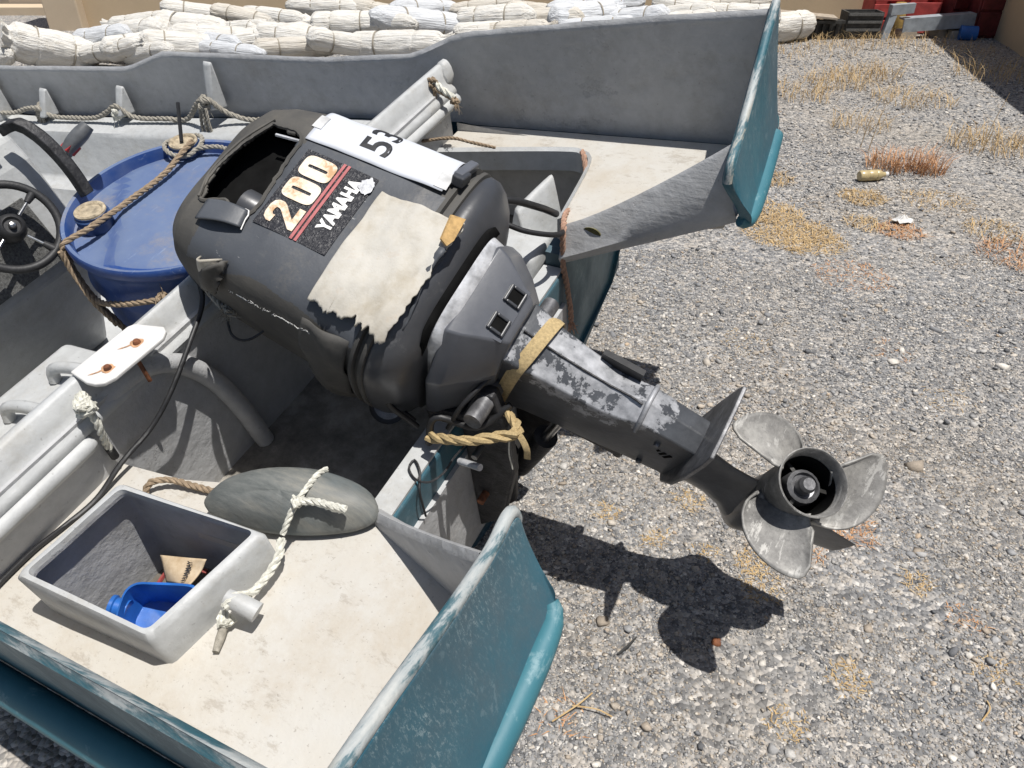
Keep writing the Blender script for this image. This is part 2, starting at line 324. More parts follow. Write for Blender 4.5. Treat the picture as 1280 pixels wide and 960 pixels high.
    m.bump(m.math('ADD', m.math('MULTIPLY', m.noise(9, 6, .6, m.scale(.35, 1, 1)), 1.0), m.math('MULTIPLY', m.noise(30, 4), .2)), .6, .05); M['sack'] = m.m
    m = Mat('sack_cloth_grey', .7); m.color(m.ramp(m.noise(5, 7, .65), [(.3, (.54, .55, .56)), (.7, (.68, .70, .72))])); m.bump(m.noise(10, 6, .6, m.scale(.35, 1, 1)), .75, .03); M['sack2'] = m.m
    m = Mat('sack_cloth_dirty', .8); m.color(m.ramp(m.noise(4, 8, .75), [(.3, (.44, .39, .31)), (.5, (.60, .56, .49)), (.7, (.69, .66, .60))])); m.bump(m.noise(8, 6, .6, m.scale(.35, 1, 1)), .7, .04); M['sack3'] = m.m
    M['cord'] = simple('tie_cord', (.28, .25, .2), .9, 0, .3, 60)
    def plaster(name, c):
        m = Mat(name, .9); c = np.array(c); m.color(m.mix(m.math('MULTIPLY', m.ramp(m.noise(1.3, 8, .7), [(.45, 0), (.8, 1)]), .4), m.ramp(m.noise(.8, 6, .6), [(.3, tuple(c*.9)), (.7, tuple(c*1.06))]), tuple(c*.72))); m.bump(m.noise(60, 5), .25, .006); return m.m
    M['wall'] = plaster('beige_render', (.50, .385, .25)); M['trim'] = plaster('pale_beige_render', (.56, .45, .32)); M['stone'] = plaster('rough_stone_cladding', (.40, .34, .27))
    M['darkred'] = simple('dark_red_paint', (.13, .02, .02), .55, .1, .4, 10, .3); M['brightred'] = simple('faded_red_paint', (.42, .06, .055), .6, 0, .3, 9, .3)
    M['concrete'] = simple('grey_blue_steel', (.30, .33, .36), .6, .1, .25, 12, .2); M['timber'] = simple('weathered_board', (.34, .29, .23), .85, 0, .3, 20, .4)
    M['scrap'] = simple('dark_scrap', (.05, .05, .048), .7, .2, .5, 14, .5); M['bluecan'] = simple('blue_can', (.02, .12, .4), .45, 0, .2, 12)
    m = Mat('dry_grass_red', .8); m.color(m.ramp(m.noise(25, 4), [(.3, (.36, .17, .08)), (.7, (.55, .33, .17))])); M['grassred'] = m.m
    m = Mat('dry_grass_straw', .8); m.color(m.ramp(m.noise(25, 4), [(.3, (.42, .275, .12)), (.7, (.58, .43, .23))])); M['straw'] = m.m
    # gravel bed
    m = Mat('gravel_bed', .9); big = m.noise(.55, 6, .62); mid = m.noise(2.3, 6, .6)
    def cells(s):
        n = m.nt.nodes.new('ShaderNodeTexVoronoi'); n.inputs['Scale'].default_value = s; m.L(m.co, n.inputs['Vector']); sep = m.nt.nodes.new('ShaderNodeSeparateColor'); m.L(n.outputs['Color'], sep.inputs[0]); return sep.outputs[0], n.outputs['Distance']
    c1, d1 = cells(75); c2, d2 = cells(34)
    g = m.ramp(c1, [(0, (.10, .101, .104)), (.35, (.175, .175, .176)), (.6, (.235, .231, .226)), (.85, (.30, .283, .262)), (1, (.46, .44, .41))])
    t = m.ramp(c1, [(0, (.12, .105, .085)), (.4, (.21, .185, .15)), (.75, (.30, .262, .215)), (1, (.44, .39, .325))])
    k = m.ramp(m.math('ADD', m.math('MULTIPLY', big, .65), m.math('MULTIPLY', mid, .35)), [(.44, 0), (.60, 1)]); c = m.mix(m.math('MULTIPLY', k, .5), g, t)
    pale = m.ramp(c2, [(.86, 0), (.88, 1)]); c = m.mix(m.math('MULTIPLY', pale, .55), c, (.40, .36, .31)); m.color(c)
    h = m.math('ADD', m.math('MULTIPLY', d1, -1.0), m.math('MULTIPLY', d2, -.7)); m.bump(m.math('ADD', h, m.math('MULTIPLY', m.noise(12, 4), .5)), 1.0, .012); M['gravel'] = m.m
    m = Mat('stone_chips', .9); a = m.nt.nodes.new('ShaderNodeAttribute'); a.attribute_name = 'tint'; n = m.noise(220, 5, .6)
    m.color(m.mix(1.0, a.outputs['Color'], m.ramp(n, [(.25, (.72, .72, .72)), (.75, (1.15, 1.13, 1.1))]), 'MULTIPLY')); m.bump(n, .4, .003); M['chips'] = m.m
build_mats()

# ============================================================ ground and walls
def ground_z(x, y): return .018*noise.noise((x*.45, y*.45, 0))+.006*noise.noise((x*2.1, y*2.1, 3))
def build_ground():
    ax = sorted(set([-90, -50, -25, -14, -10]+list(np.round(np.arange(-7, 7.01, .14), 3))+[10, 14, 25, 50, 90]))
    ay = sorted(set([-60, -25, -10, -4, -2, -1]+list(np.round(np.arange(0, 11.01, .14), 3))+[14, 25, 50, 120]))
    P = [[(x, y, ground_z(x, y)) for y in ay] for x in ax]
    o = link('ground', *grid(P), M['gravel']); tag(o, kind='structure')
build_ground()
def build_walls():
    # perimeter wall behind the yard
    w = thing('perimeter_wall', 'long plain beige rendered yard wall behind the heap of white bundles', 'wall', (0, 9.95, 0))
    link('wall_face', *box(-5.02, 6.4, 9.95, 10.15, -.1, 2.5), M['wall'], w, smooth=None)
    bevel(link('coping', *box(-5.04, 6.42, 9.90, 10.2, 2.5, 2.58), M['trim'], w, smooth=None), .01)
    p = link('pillar', *box(-5.42, -5.02, 9.80, 10.2, -.1, 2.6), M['trim'], w, smooth=None); bevel(p, .015)
    # side wall on the right, throwing its shadow over the gravel
    d = V(.24, 1.1, 0); d /= np.linalg.norm(d); n = V(d[1], -d[0], 0); b = V(5.52, 9.9, 0)
    def wb(s0, s1, n0, n1, z0, z1): return hexa([b+d*s+n*q+V(0, 0, z) for z in (z0, z1) for s, q in ((s0, n0), (s1, n0), (s1, n1), (s0, n1))])
    w = thing('side_wall', 'beige side wall in shade running along the gravel yard', 'wall', tuple(b))
    link('wall_face', *wb(-16, -.02, 0, .2, -.1, 2.45), M['wall'], w, smooth=None)
    link('coping', *wb(-16.02, 0, -.03, .23, 2.45, 2.53), M['trim'], w, smooth=None)
    # house corner far left with barred window and stone plinth
    h = thing('beige_house', 'beige house with barred window and stone clad plinth beyond the yard wall', 'house', (-6.6, 11.3, 0))
    link('wall_face', *box(-11, -5.3, 12.0, 12.3, -.1, 5), M['wall'], h, smooth=None)
    bevel(link('plinth', *box(-6.62, -5.6, 11.2, 11.99, -.1, .42), M['stone'], h, smooth=None), .01)
    bevel(link('plinth_cap', *box(-6.66, -5.56, 11.16, 11.99, .42, .47), M['trim'], h, smooth=None), .01)
    bevel(link('step', *box(-6.8, -5.5, 10.9, 11.18, -.1, .10), M['trim'], h, smooth=None), .01)
    bevel(link('step', *box(-9.5, -6.9, 11.3, 11.99, -.1, .3), M['stone'], h, smooth=None), .01)
    bevel(link('step', *box(-9.5, -6.95, 11.6, 11.99, .3, .55), M['trim'], h, smooth=None), .01)
    wdw = link('window', *box(-6.35, -5.5, 11.9, 11.998, .62, 1.9), M['void'], h, smooth=None)
    fr = MBd().add(box(-6.42, -6.34, 11.86, 11.99, .6, 1.95)).add(box(-5.52, -5.44, 11.86, 11.99, .6, 1.95)).add(box(-6.44, -5.42, 11.84, 11.99, .53, .598)); link('frame', fr.v, fr.f, M['trim'], wdw, smooth=None)
    for i in range(7): link('bar', *tube([(-6.28+i*.12, 11.86, .6), (-6.28+i*.12, 11.86, 1.9)], .012, 6, step=1), M['scrap'], wdw)
build_walls()

# ============================================================ the boat (boat frame)
GX = [-5.4, -4.5, -3.5, -2.73, -2.05, -1.85, -1.15, -.78, -.62, -.55, .06, .48]
GZ = [1.0, .86, .70, .655, .70, .775, .80, .85, .925, .945, 1.06, 1.13]
HX = [-5.4, -5.0, -4.5, -3.5, -2.73, -2.05, -1.85, -1.15, -.6, .48]
HB = [.01, .16, .32, .58, .75, .85, .88, .98, 1.025, 1.022]
def gun(x): return float(np.interp(x, GX, GZ))
def hbm(x): return float(np.interp(x, HX, HB))
def zdeck(x): return .695+.105*x
def ledge(x): return float(np.interp(x, [-5.4, -3.5, -2.7, -2.2, -1.6, -.6], [.75, .52, .45, .49, .545, .64]))
def sx0(s, y): return (.385+.04*(y-.53)/.47) if s < 0 else (.428-.043*(y-.53)/.47)
def build_boat():
    boat = thing('fishing_boat', 'grey and teal fibreglass fishing skiff leaning on the gravel with an outboard on its transom', 'boat', (0, 0, 0), B)
    sx = [-5.4, -5.2, -4.9, -4.5, -4, -3.5, -3, -2.73, -2.4, -2.05, -1.95, -1.85, -1.5, -1.15, -.95, -.85, -.78, -.7, -.62, -.55, -.3, 0.0]
    # outer shell
    rings = []
    for x in sx:
        b = hbm(x); g = gun(x); k = max(0, (-3.2-x)/2.2)**1.6*.75; sh = max(.12, 1-max(0, (-2.5-x)/3))
        half = [(0, k), (.45*b, k+.105*sh), (.86*b, k+.20*sh), (.93*b, max(k+.28*sh, .3)), (b*1.0+.012, g-.36), (b+.012, g-.345), (b+.012, g-.15), (b+.008, g-.012)]
        rings.append([(x, -y, z) for y, z in half[::-1]]+[(x, y, z) for y, z in half[1:]])
    v, f = loft(rings, closed=False, cap=False); link('hull_shell', v, f, M['teal'], boat, smooth=40)
    # wing sides outboard of the transom, one each side (continues the shell to the stern ends)
    for s in (-1, 1):
        P = []
        xe = sx0(s, 1.0)-.012
        for x in np.linspace(0, xe, 6):
            b = hbm(x); g = gun(x); rk = .05*(x/xe)
            P.append([(x+rk*.95, s*(b-.02), .56+.5*x), (x+rk, s*(b+.012), g-.36), (x+rk*.9, s*(b+.012), g-.345), (x+rk*.4, s*(b+.012), g-.15), (x, s*(b+.008), g-.012)])
        link('quarter_panel', *grid(P), M['teal'], boat)
    # rub rail: a fat rounded bead below the sheer
    for s in (-1, 1):
        pts = [(x, s*(hbm(x)+.044), gun(x)-.345) for x in np.linspace(-5.2, .425 if s > 0 else .455, 60)]
        link('rub_rail', *tube(pts, .030, 14, step=.05), M['rail'], boat)
    # worn rounded sheer edge
    for s in (-1, 1):
        rings = []
        for x in list(np.linspace(-5.3, -2.2, 24))+list(np.linspace(-2.15, -.5, 40))+list(np.linspace(-.45, .385, 20)):
            b = hbm(x); g = gun(x); y0, y1 = b-.003, b+.014
            wob = .003*noise.noise((x*9, s*3, 0)); prof = [(y1, g-.020), (y1+.001, g-.010+wob), (y1-.008, g-.001+wob), ((y0+y1)/2, g+.003+wob), (y0+.006, g), (y0-.002, g-.01), (y0, g-.024)]
            rings.append([(x, s*y, z) for y, z in prof])
        link('gunwale_edge', *loft(rings), M['edge'] if s < 0 else M['grey'], boat)
    # inner bulwark faces
    for s in (-1, 1):
        P = []
        for x in list(np.linspace(-5.2, -2.2, 20))+list(np.linspace(-2.15, -.5, 40))+list(np.linspace(-.45, .372, 18)):
            b = hbm(x)-.002; lo = (ledge(x) if x < -.62 else zdeck(x))-.01; hi = gun(x)-.02
            P.append([(x, s*(b-.0+.004*math.sin(math.pi*t)), lo+(hi-lo)*t) for t in (0, .06, .2, .4, .6, .8, 1)])
        link('bulwark', *grid(P), M['grey'], boat)
    # liner forward of the bulkhead: side ledges, inner walls, floor
    P = []
    for x in list(np.linspace(-5.1, -.655, 46)):
        b = hbm(x)-.03; l = ledge(x); q = [(b, l), (b-.03, l-.003), (b*.86, l-.012), (b*.845, l-.03), (b*.79, l-.185), (b*.775, l-.197), (b*.68, l-.205), (b*.665, l-.225), (b*.61, min(.19, l-.24)), (b*.58, .175 if x > -3.5 else .175+(-3.5-x)*.35), (0, .17 if x > -3.5 else .17+(-3.5-x)*.35)]
        P.append([(x, -y, z) for y, z in q]+[(x, y, z) for y, z in q[::-1][1:]])
    link('liner', *grid(P), M['pale'], boat, smooth=50)
    # transverse bulkhead with its rounded ridge
    bh = link('bulkhead', *box(-.66, -.612, -.93, .93, .11, .80), M['grey'], boat, smooth=None)
    prof = [(-.672, .78), (-.676, .835), (-.668, .852), (-.655, .856), (-.644, .850), (-.632, .815), (-.622, .796), (-.606, .786), (-.600, .775), (-.604, .762), (-.620, .758)]
    ys = np.linspace(-.965, .965, 40)
    link('ridge', *loft([[(x+.004*noise.noise((y*3, x*20, 0))+.004*y*y, y, z+.004*noise.noise((y*2.5, 0, 1))) for x, z in prof] for y in ys]), M['pale'], boat)
    for s in (-1, 1):
        roll = [(-.615, .765), (-.598, .764), (-.586, .757), (-.582, .745), (-.586, .733), (-.598, .727), (-.615, .726)]
        yy = ([.62, .626, .64, .66] if s < 0 else [.55, .556, .57, .6])+[.7, .8, .9, .965]; sc = [.5, .82, .97, 1, 1, 1, 1, 1]
        link('ridge_roll', *loft([[(-.605+(x+.605)*k, s*y, .745+(z-.745)*k) for x, z in roll] for y, k in zip(yy, sc)]), M['pale'], boat)
        kn = [(-.70, s*1.005, .78), (-.60, s*1.005, .76), (-.60, s*1.005, .83), (-.62, s*1.005, .875), (-.65, s*1.005, .885), (-.68, s*1.005, .86)]
        inner = [(-.685, s*.93, .79), (-.61, s*.93, .775), (-.615, s*.935, .80), (-.635, s*.945, .845), (-.65, s*.95, .852), (-.67, s*.945, .84)]
        subsurf(link('ridge_knee', *loft([kn, inner]), M['pale'], boat, smooth=60), 1)
    # decks
    def slab(polys, th, name, mat):
        m = MBd()
        for p in polys: m.add(prism([(x, y, zdeck(x)) for x, y in p], (0, 0, -th)))
        return m.out(name, mat, boat, smooth=None)
    h0, h1, h2, h3 = (-.459, -.926), (-.130, -.912), (-.081, -.665), (-.438, -.689)      # hatch opening
    slab([[(-.612, -1.005), h0, h3, (-.612, -.60)], [(-.612, -1.005), (-.05, -1.005), h1, h0], [h3, h2, (-.14, -.51), (-.43, -.585), (-.612, -.60)],
          [(-.05, -1.005), (.385, -1.005), (.375, -.605), (0, -.492), (-.08, -.495), (-.14, -.51), h2, h1]], .022, 'near_deck', M['deck'])
    pol = [(-.612, 1.005), (.375, 1.005), (.41, .605), (0, .492), (-.028, .53), (-.055, .78), (-.075, .86), (-.115, .895), (-.2, .90), (-.612, .83)]
    bevel(slab([pol], .022, 'far_deck', M['deck']), .006)
    # rounded lip hanging under the far deck opening
    lip = [(-.612, .832), (-.2, .902), (-.115, .897), (-.073, .862), (-.053, .78), (-.026, .53)]
    m = MBd(); sp = smoothpath([(x, y, 0) for x, y in lip], .02); rg = []
    for p in sp: rg.append([(p[0], p[1], zdeck(p[0])+.004), (p[0]-.012*(p[0] > -.1), p[1]-.014*(p[0] <= -.1), zdeck(p[0])-.004), (p[0]-.014*(p[0] > -.1), p[1]-.018*(p[0] <= -.1), zdeck(p[0])-.07), (p[0]+.01*(p[0] > -.1), p[1]+.012*(p[0] <= -.1), zdeck(p[0])-.072)])
    link('deck_lip', *loft(rg), M['pale'], boat)
    # wing boxes: inner walls along the motor notch, undersides, stern end panels with bead
    for s in (-1, 1):
        P = []; Q = []
        for t in np.linspace(0, 1, 10):
            x = (.365 if s < 0 else .402)*t; y = .49+.125*t; top = zdeck(x)+.004+.215*t**1.25; bot = .585+.17*t
            P.append([(x-.004+.045*t, s*(y-.02), bot), (x-.003+.03*t, s*(y-.035), bot+.25*(top-bot)), (x-.002+.015*t, s*(y-.016), bot+.55*(top-bot)), (x, s*y, top-.01), (x, s*(y+.010), top+.002), (x, s*(y+.022), top-.01), (x, s*(y+.026), zdeck(x)-.006)])
        link('notch_wall', *grid(P), M['grey'], boat)
        U = [[(x+.055*t, s*(.486+.125*t), .586+.17*t), (x+.06*t, s*(hbm(x)-.015), .562+.2*t)] for t, x in ((t, .38*t) for t in np.linspace(0, 1, 5))]
        link('wing_underside', *grid(U), M['grey'], boat)
        # stern end panel (rakes aft towards its foot)
        top = [(.525, .905), (.532, .935), (.55, .952), (.58, .955), (.62, .958), (.72, .995), (.82, 1.04), (.92, 1.085), (1.034, 1.128)]
        bot = [(.565, .80), (.572, .775), (.585, .765), (.61, .765), (.65, .765), (.74, .768), (.84, .772), (.93, .776), (1.036, .78)]
        rg = []
        for (yt, zt), (yb, zb) in zip(top, bot):
            a = []; 
            x0 = sx0(s, yt); rk = .075-.01*(yt-.53)/.47 if s < 0 else .055
            for k in (0, .12, .35, .65, .9, 1): a.append((x0+rk*k**1.3, s*(yt+(yb-yt)*k), zt+(zb-zt)*k))
            fr = [(p[0]-.026, p[1], p[2]-(.004 if i == 0 else 0)) for i, p in enumerate(a)]
            rg.append(a+fr[::-1])
        end = link('stern_panel', *loft(rg), M['teal'], boat, smooth=50); subsurf(bevel(end, .006, 2, 40), 1)
        ex = lambda y: sx0(s, y)-.012
        edge = smoothpath([(ex(y), s*y, z+.002) for y, z in top], .015)
        link('panel_edge', *tube(edge, .0115, 8, step=.02), M['edgep'], end)
        bd = -.01 if s > 0 else -.012
        bead = [(.462+bd, s*.575, .776), (.478+bd, s*.60, .764), (.482+bd-(.012 if s > 0 else 0), s*.72, .762), (.482+bd-(.025 if s > 0 else 0), s*.86, .768), (.478+bd-(.035 if s > 0 else 0), s*1.0, .778)]
        link('panel_bead', *tube(bead, [.016, .024, .026, .026, .026], 14, step=.02), M['rail'], end)
    # transom and motor well
    tr = link('transom', *hexa([(-.075, -.49, .0), (-.01, -.49, .0), (-.01, .49, .0), (-.075, .49, .0), (-.068, -.49, .55), (0, -.49, .55), (0, .49, .55), (-.068, .49, .55)]), M['teal'], boat, smooth=None); bevel(tr, .012, 3)
    link('transom_cap', *box(-.064, -.006, -.484, .484, .549, .556), M['pale'], tr, smooth=None)
    link('transom_apron', *hexa([(-.012, -.47, .1), (.014, -.47, .1), (.014, .47, .1), (-.012, .47, .1), (-.004, -.47, .44), (.010, -.47, .44), (.010, .47, .44), (-.004, .47, .44)]), M['grey'], tr, smooth=None)
    for s in (-1, 1):
        link('transom_wing', *hexa([(-.06, s*.488, .02), (-.012, s*.488, .02), (-.012, s*.97, .2), (-.06, s*.97, .2), (-.06, s*.488, .60), (-.012, s*.488, .60), (-.012, s*.985, .66), (-.06, s*.985, .66)]), M['teal'], boat, smooth=None)
    link('well_floor', *grid([[(x, y, .335+.012*noise.noise((x*6, y*6, 2))) for y in np.linspace(-.60, .95, 24)] for x in np.linspace(-.615, -.07, 12)]), M['grime_shade'], boat)
    link('well_side', *grid([[(x, -.605+.02*max(0, (x+.43)/.36)*3, zdeck(x)-.012), (x, -.60+.07*max(0, (x+.43)/.36), .55), (x, -.55+.05*max(0, (x+.43)/.36), .34)] for x in np.linspace(-.612, -.07, 10)]), M['grey'], boat)
    # moulded box and gusset on the far side of the well
    b1 = hexa([(-.50, .33, .335), (-.075, .33, .335), (-.075, .60, .335), (-.50, .60, .335), (-.44, .43, .575), (-.075, .44, .60), (-.075, .60, .60), (-.44, .60, .575)])
    subsurf(bevel(link('well_box', *b1, M['pale'], boat, smooth=60), .03, 3), 1)
    g1 = hexa([(-.27, .58, .36), (-.06, .48, .36), (-.045, .66, .36), (-.13, .80, .36), (-.215, .60, .645), (-.195, .575, .640), (-.135, .735, .695), (-.16, .745, .690)])
    subsurf(bevel(link('gusset', *g1, M['pale'], boat, smooth=60), .015, 2), 1)
    # hollow side under the far deck
    link('locker_back', *grid([[(x, .945, .34), (x, .955, .5), (x, .96, .66)] for x in (-.61, -.3, -.06)]), M['grey'], boat)
    # grab tube arched over the bulkhead
    arch = [(-.640, -.62, .735), (-.634, -.575, .765), (-.624, -.50, .79), (-.614, -.43, .785), (-.604, -.365, .735), (-.596, -.31, .63), (-.590, -.278, .49), (-.586, -.26, .34)]
    link('arch_tube', *tube(arch, .025, 14, step=.02), M['grey'], boat)
    # hatch coaming and locker well in the near deck
    zt = .778
    out = [(-.462, -.928), (-.128, -.914), (-.078, -.664), (-.440, -.688)]; inn = [(-.440, -.911), (-.146, -.900), (-.102, -.675), (-.420, -.702)]
    def ring(pl, z, k=1.0, rad=.014):
        c = np.mean(pl, 0); r = []; pl = [c+(np.array(q)-c)*k for q in pl]; n = len(pl)
        for i in range(n):
            p, a, b_ = pl[i], pl[i-1], pl[(i+1) % n]; da = (a-p)/np.linalg.norm(a-p); db = (b_-p)/np.linalg.norm(b_-p); rr = min(rad, np.linalg.norm(a-p)*.3, np.linalg.norm(b_-p)*.3)
            for t in np.linspace(0, 1, 6): q = (1-t)**2*(p+da*rr)+2*t*(1-t)*p+t*t*(p+db*rr); r.append((q[0], q[1], z(q[0]) if callable(z) else z))
            for t in (.33, .66): q = (p+db*rr)*(1-t)+(b_-db*rr)*t; r.append((q[0], q[1], (z(q[0]) if callable(z) else z)))
        return [(x+.0025*noise.noise((x*14, y*14, zz*9)), y+.0025*noise.noise((x*14, y*14, 7+zz*9)), zz) for x, y, zz in r]
    rg = [ring(out, lambda x: zdeck(x)-.03, 1.02), ring(out, lambda x: zdeck(x)+.012, 1.0), ring(out, lambda x: zt-.012+.03*(x+.25), 1.005), ring(out, lambda x: zt+.03*(x+.25), .955), ring(inn, lambda x: zt+.03*(x+.25), 1.015), ring(inn, lambda x: zt-.012+.03*(x+.25), 1.0)]
    hc = link('hatch_coaming', *loft(rg, cap=False), M['pale'], boat, smooth=55)
    zr = lambda x: zt+.03*(x+.25)
    link('coaming_inner', *loft([ring(inn, lambda x: zr(x)-.012, 1.0), ring(inn, lambda x: zr(x)-.020, 1.0), ring(inn, lambda x: zr(x)-.022, 1.11), ring(inn, .62, 1.11), ring(inn, .49, 1.10)], cap=False), M['grey'], hc, smooth=40)
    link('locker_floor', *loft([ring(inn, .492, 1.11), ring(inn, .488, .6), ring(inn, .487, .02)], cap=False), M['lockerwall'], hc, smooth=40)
    # peg for the lid rope
    link('rope_peg', *tube([(-.078, -.79, .752), (-.05, -.787, .745), (-.02, -.785, .733)], [.016, .018, .019], 10), M['pale'], boat)
    # mounting pad bolted over the ridge
    pl = [(-.665, -.555), (-.655, -.40), (-.645, -.388), (-.565, -.375), (-.548, -.385), (-.536, -.405), (-.545, -.535), (-.556, -.556), (-.575, -.565), (-.60, -.567)]
    pad = link('mounting_pad', *prism([(x, y, .872+.10*(x+.6)) for x, y in pl], (0, 0, -.010)), M['bone'], boat, smooth=None); bevel(pad, .003)
    for bx, by in ((-.583, -.437), (-.583, -.520)):
        z = .872+.10*(bx+.6)
        link('bolt', *lathe([(.0, z+.010), (.006, z+.009), (.0085, z+.004), (.0085, z-.002)], 10, c=(bx, by, 0)), M['rust'], pad)
        st = [(bx+.016*math.cos(a)*(1+.35*noise.noise((a*2, bx*9, by*30))), by+.013*math.sin(a)*(1+.4*noise.noise((a*2, by*50, 3)))) for a in np.linspace(0, 2*math.pi, 22, endpoint=False)]
        link('stain', *prism([(x, y, z+.0012) for x, y in st], (0, 0, -.001)), M['ruststain'], pad, smooth=None)
        tail = [(bx+.002, by+.006), (bx-.012, by-.016), (bx-.024, by-.022), (bx-.03, by-.03), (bx-.022, by-.026), (bx-.014, by-.01)]
        link('stain', *prism([(x, y, z+.0010+.10*(x-bx)) for x, y in tail], (0, 0, -.0008)), M['ruststain'], pad, smooth=None)
    link('pad_stud', *tube([(-.555, -.47, .868), (-.555, -.47, .80)], .005, 8), M['rust'], pad)
    # knees along the far bulwark that carry the mooring lines
    for x, y, z, h in ((-2.78, .735, .53, .17), (-2.52, .78, .535, .10), (-2.10, .835, .58, .10), (-1.63, .895, .68, .16)):
        yb = hbm(x)-.032
        k = [(x-.035, yb+.01, z+h*.55), (x+.02, yb+.01, z+h*.55), (x+.03, yb-.05, z-.02), (x+.015, yb-.07, z-h*.55), (x-.03, yb-.07, z-h*.55), (x-.035, yb-.05, z-.02)]
        b0 = [(x-.03, yb+.012, z+h*.55), (x+.02, yb+.012, z+h*.55), (x+.022, yb+.012, z-h*.6), (x-.03, yb+.012, z-h*.6)]
        b1 = [(x-.016, yb-.002, z+h*.5), (x+.010, yb-.002, z+h*.5), (x+.016, yb-.062, z-h*.45), (x-.018, yb-.062, z-h*.5)]
        bevel(link('line_knee', *loft([b0, b1]), M['pale'], boat, smooth=60), .008, 3)
    # steering console
    yl, yr = -.72, -.02
    prof = [(-1.80, .17), (-1.56, .17), (-1.305, .655), (-1.38, .93), (-1.42, 1.005), (-1.50, 1.0), (-1.78, .96)]
    con = bevel(link('console', *prism([(x, yl, z) for x, z in prof], (0, yr-yl, 0)), M['pale'], boat, smooth=None), .025, 3)
    link('console_panel', *hexa([(-1.309, -.60, .68), (-1.309, -.12, .68), (-1.365, -.12, .86), (-1.365, -.60, .86), (-1.296, -.60, .684), (-1.296, -.12, .684), (-1.352, -.12, .864), (-1.352, -.60, .864)]), M['mat'], con, smooth=None)
    wheel_c = V(-1.275, -.222, .855); wn_ = V(.80, -.12, .58); wn_ /= np.linalg.norm(wn_)
    Mw = orient(wheel_c, wn_, (0, 1, 0)); rad = .114
    wh = link('steering_wheel', *xf(tube([(rad*math.cos(a), rad*math.sin(a), 0) for a in np.linspace(0, 2*math.pi, 49)], .0115, 10, smooth=False), Mw), M['wheel'], boat)
    link('wheel_hub', *xf(lathe([(.0, -.05), (.034, -.05), (.038, -.015), (.032, .016), (.023, .021), (.019, .014), (0, .014)], 24), Mw), M['wheel'], wh)
    link('hub_nut', *xf(lathe([(.010, .010), (.010, .019), (.007, .027), (.0, .029)], 12), Mw), M['steel'], wh)
    for a in (R_(20), R_(110), R_(200), R_(290)):
        link('spoke', *xf(tube([(.04*math.cos(a), .04*math.sin(a), -.004), (.088*math.cos(a), .088*math.sin(a), 0)], .0045, 8), Mw), M['steel'], wh)
        link('spoke_boot', *xf(tube([(.08*math.cos(a), .08*math.sin(a), 0), (.108*math.cos(a), .108*math.sin(a), 0)], [.008, .012], 8), Mw), M['wheel'], wh)
    link('wheel_shaft', *xf(tube([(0, 0, -.045), (0, 0, -.12)], .022, 10), Mw), M['wheel'], wh)
    # throttle box and lever on the console edge
    th = MBd(); pts = [(-1.37, -.055, 1.03), (-1.335, -.03, 1.04), (-1.30, -.015, 1.005), (-1.265, -.01, .95), (-1.24, -.012, .90), (-1.215, -.02, .845)]
    path = smoothpath(pts, .02); T_, U_, N_ = frames(path)
    rg = [[p+n*a+u*b for a, b in ((-.017, -.016), (.017, -.016), (.017, .012), (.010, .017), (-.010, .017), (-.017, .012))] for p, u, n in zip(path, [V(0, 1, 0)]*len(path), [np.cross(t, V(0, 1, 0)) for t in T_])]
    tc = bevel(link('throttle_box', *loft(rg), M['chassis'], boat), .006)
    link('throttle_lever', *tube([(-1.262, .005, .945), (-1.25, .03, .965), (-1.236, .062, .983), (-1.228, .085, .995)], [.016, .021, .022, .017], 12, step=.012), simple('lever_grip', (.10, .105, .11), .45), tc)
    link('neutral_button', *xf(box(-.016, .016, -.014, .014, .0, .030), orient((-1.258, .012, .952), (.35, .80, .42), (1, 0, 0))), M['red'], tc, smooth=None)
    # thwart locker between ridge and console with grab bars
    lk = bevel(link('thwart_locker', *hexa([(-1.10, -.92, .13), (-.68, -.92, .13), (-.68, -.30, .13), (-1.10, -.30, .13), (-1.12, -.90, .60), (-.69, -.90, .66), (-.69, -.34, .66), (-1.12, -.34, .60)]), M['pale'], boat, smooth=None), .02, 3)
    for y in (-.46, -.60, -.74):
        link('grab_bar', *tube([(-.99, y-.01, .62), (-.985, y, .655), (-.93, y+.012, .672), (-.80, y+.02, .69), (-.73, y+.02, .695)], .016, 8), M['pale'], lk)
    return boat
boat = build_boat()

# ============================================================ the outboard motor (motor frame: u up the shaft, r to the near side, a aft)
CU = [.90, .94, 1.00, 1.10, 1.22, 1.32, 1.39, 1.44, 1.475, 1.50, 1.512]
CW = [.276, .278, .276, .271, .264, .255, .243, .226, .198, .15, .05]
CA = [.070, .073, .067, .052, .034, .014, -.008, -.03, -.065, -.12, -.19]
CF = [-.50, -.50, -.50, -.50, -.50, -.50, -.49, -.475, -.49, -.55, -.62]
def csec(u): return [float(np.interp(u, CU, q)) for q in (CW, CA, CF)]
def supell(w, a1, a0, n, N, e=4.2):
    # deep sections: flat aft face with tight shoulders, sides drawing in towards the front
    out = []; deep = a1-a0 > .42; c = a1-.20 if deep else (a1+a0)/2; da, df = a1-c, c-a0
    for t in np.linspace(0, 2*math.pi, N, endpoint=False):
        ct, st = math.cos(t), math.sin(t); ee = e if ct >= 0 or not deep else 2.3; d = da if ct >= 0 else df
        out.append((math.copysign(abs(st)**(2/ee), st)*w*(.93 if deep and st > 0 else 1), c+math.copysign(abs(ct)**(2/ee), ct)*d))
    return out
def csurf(u, r, off=0, e=4.2): # point on the aft half of the cowl at height u, lateral r
    w, a1, a0 = csec(u); c = a1-.20; d = .20; k = min(abs(r)/((w+off)*(.93 if r > 0 else 1)), 1)
    return V(u, r, c+(d+off)*(max(0, 1-k**e))**(1/e))
_arc = {}
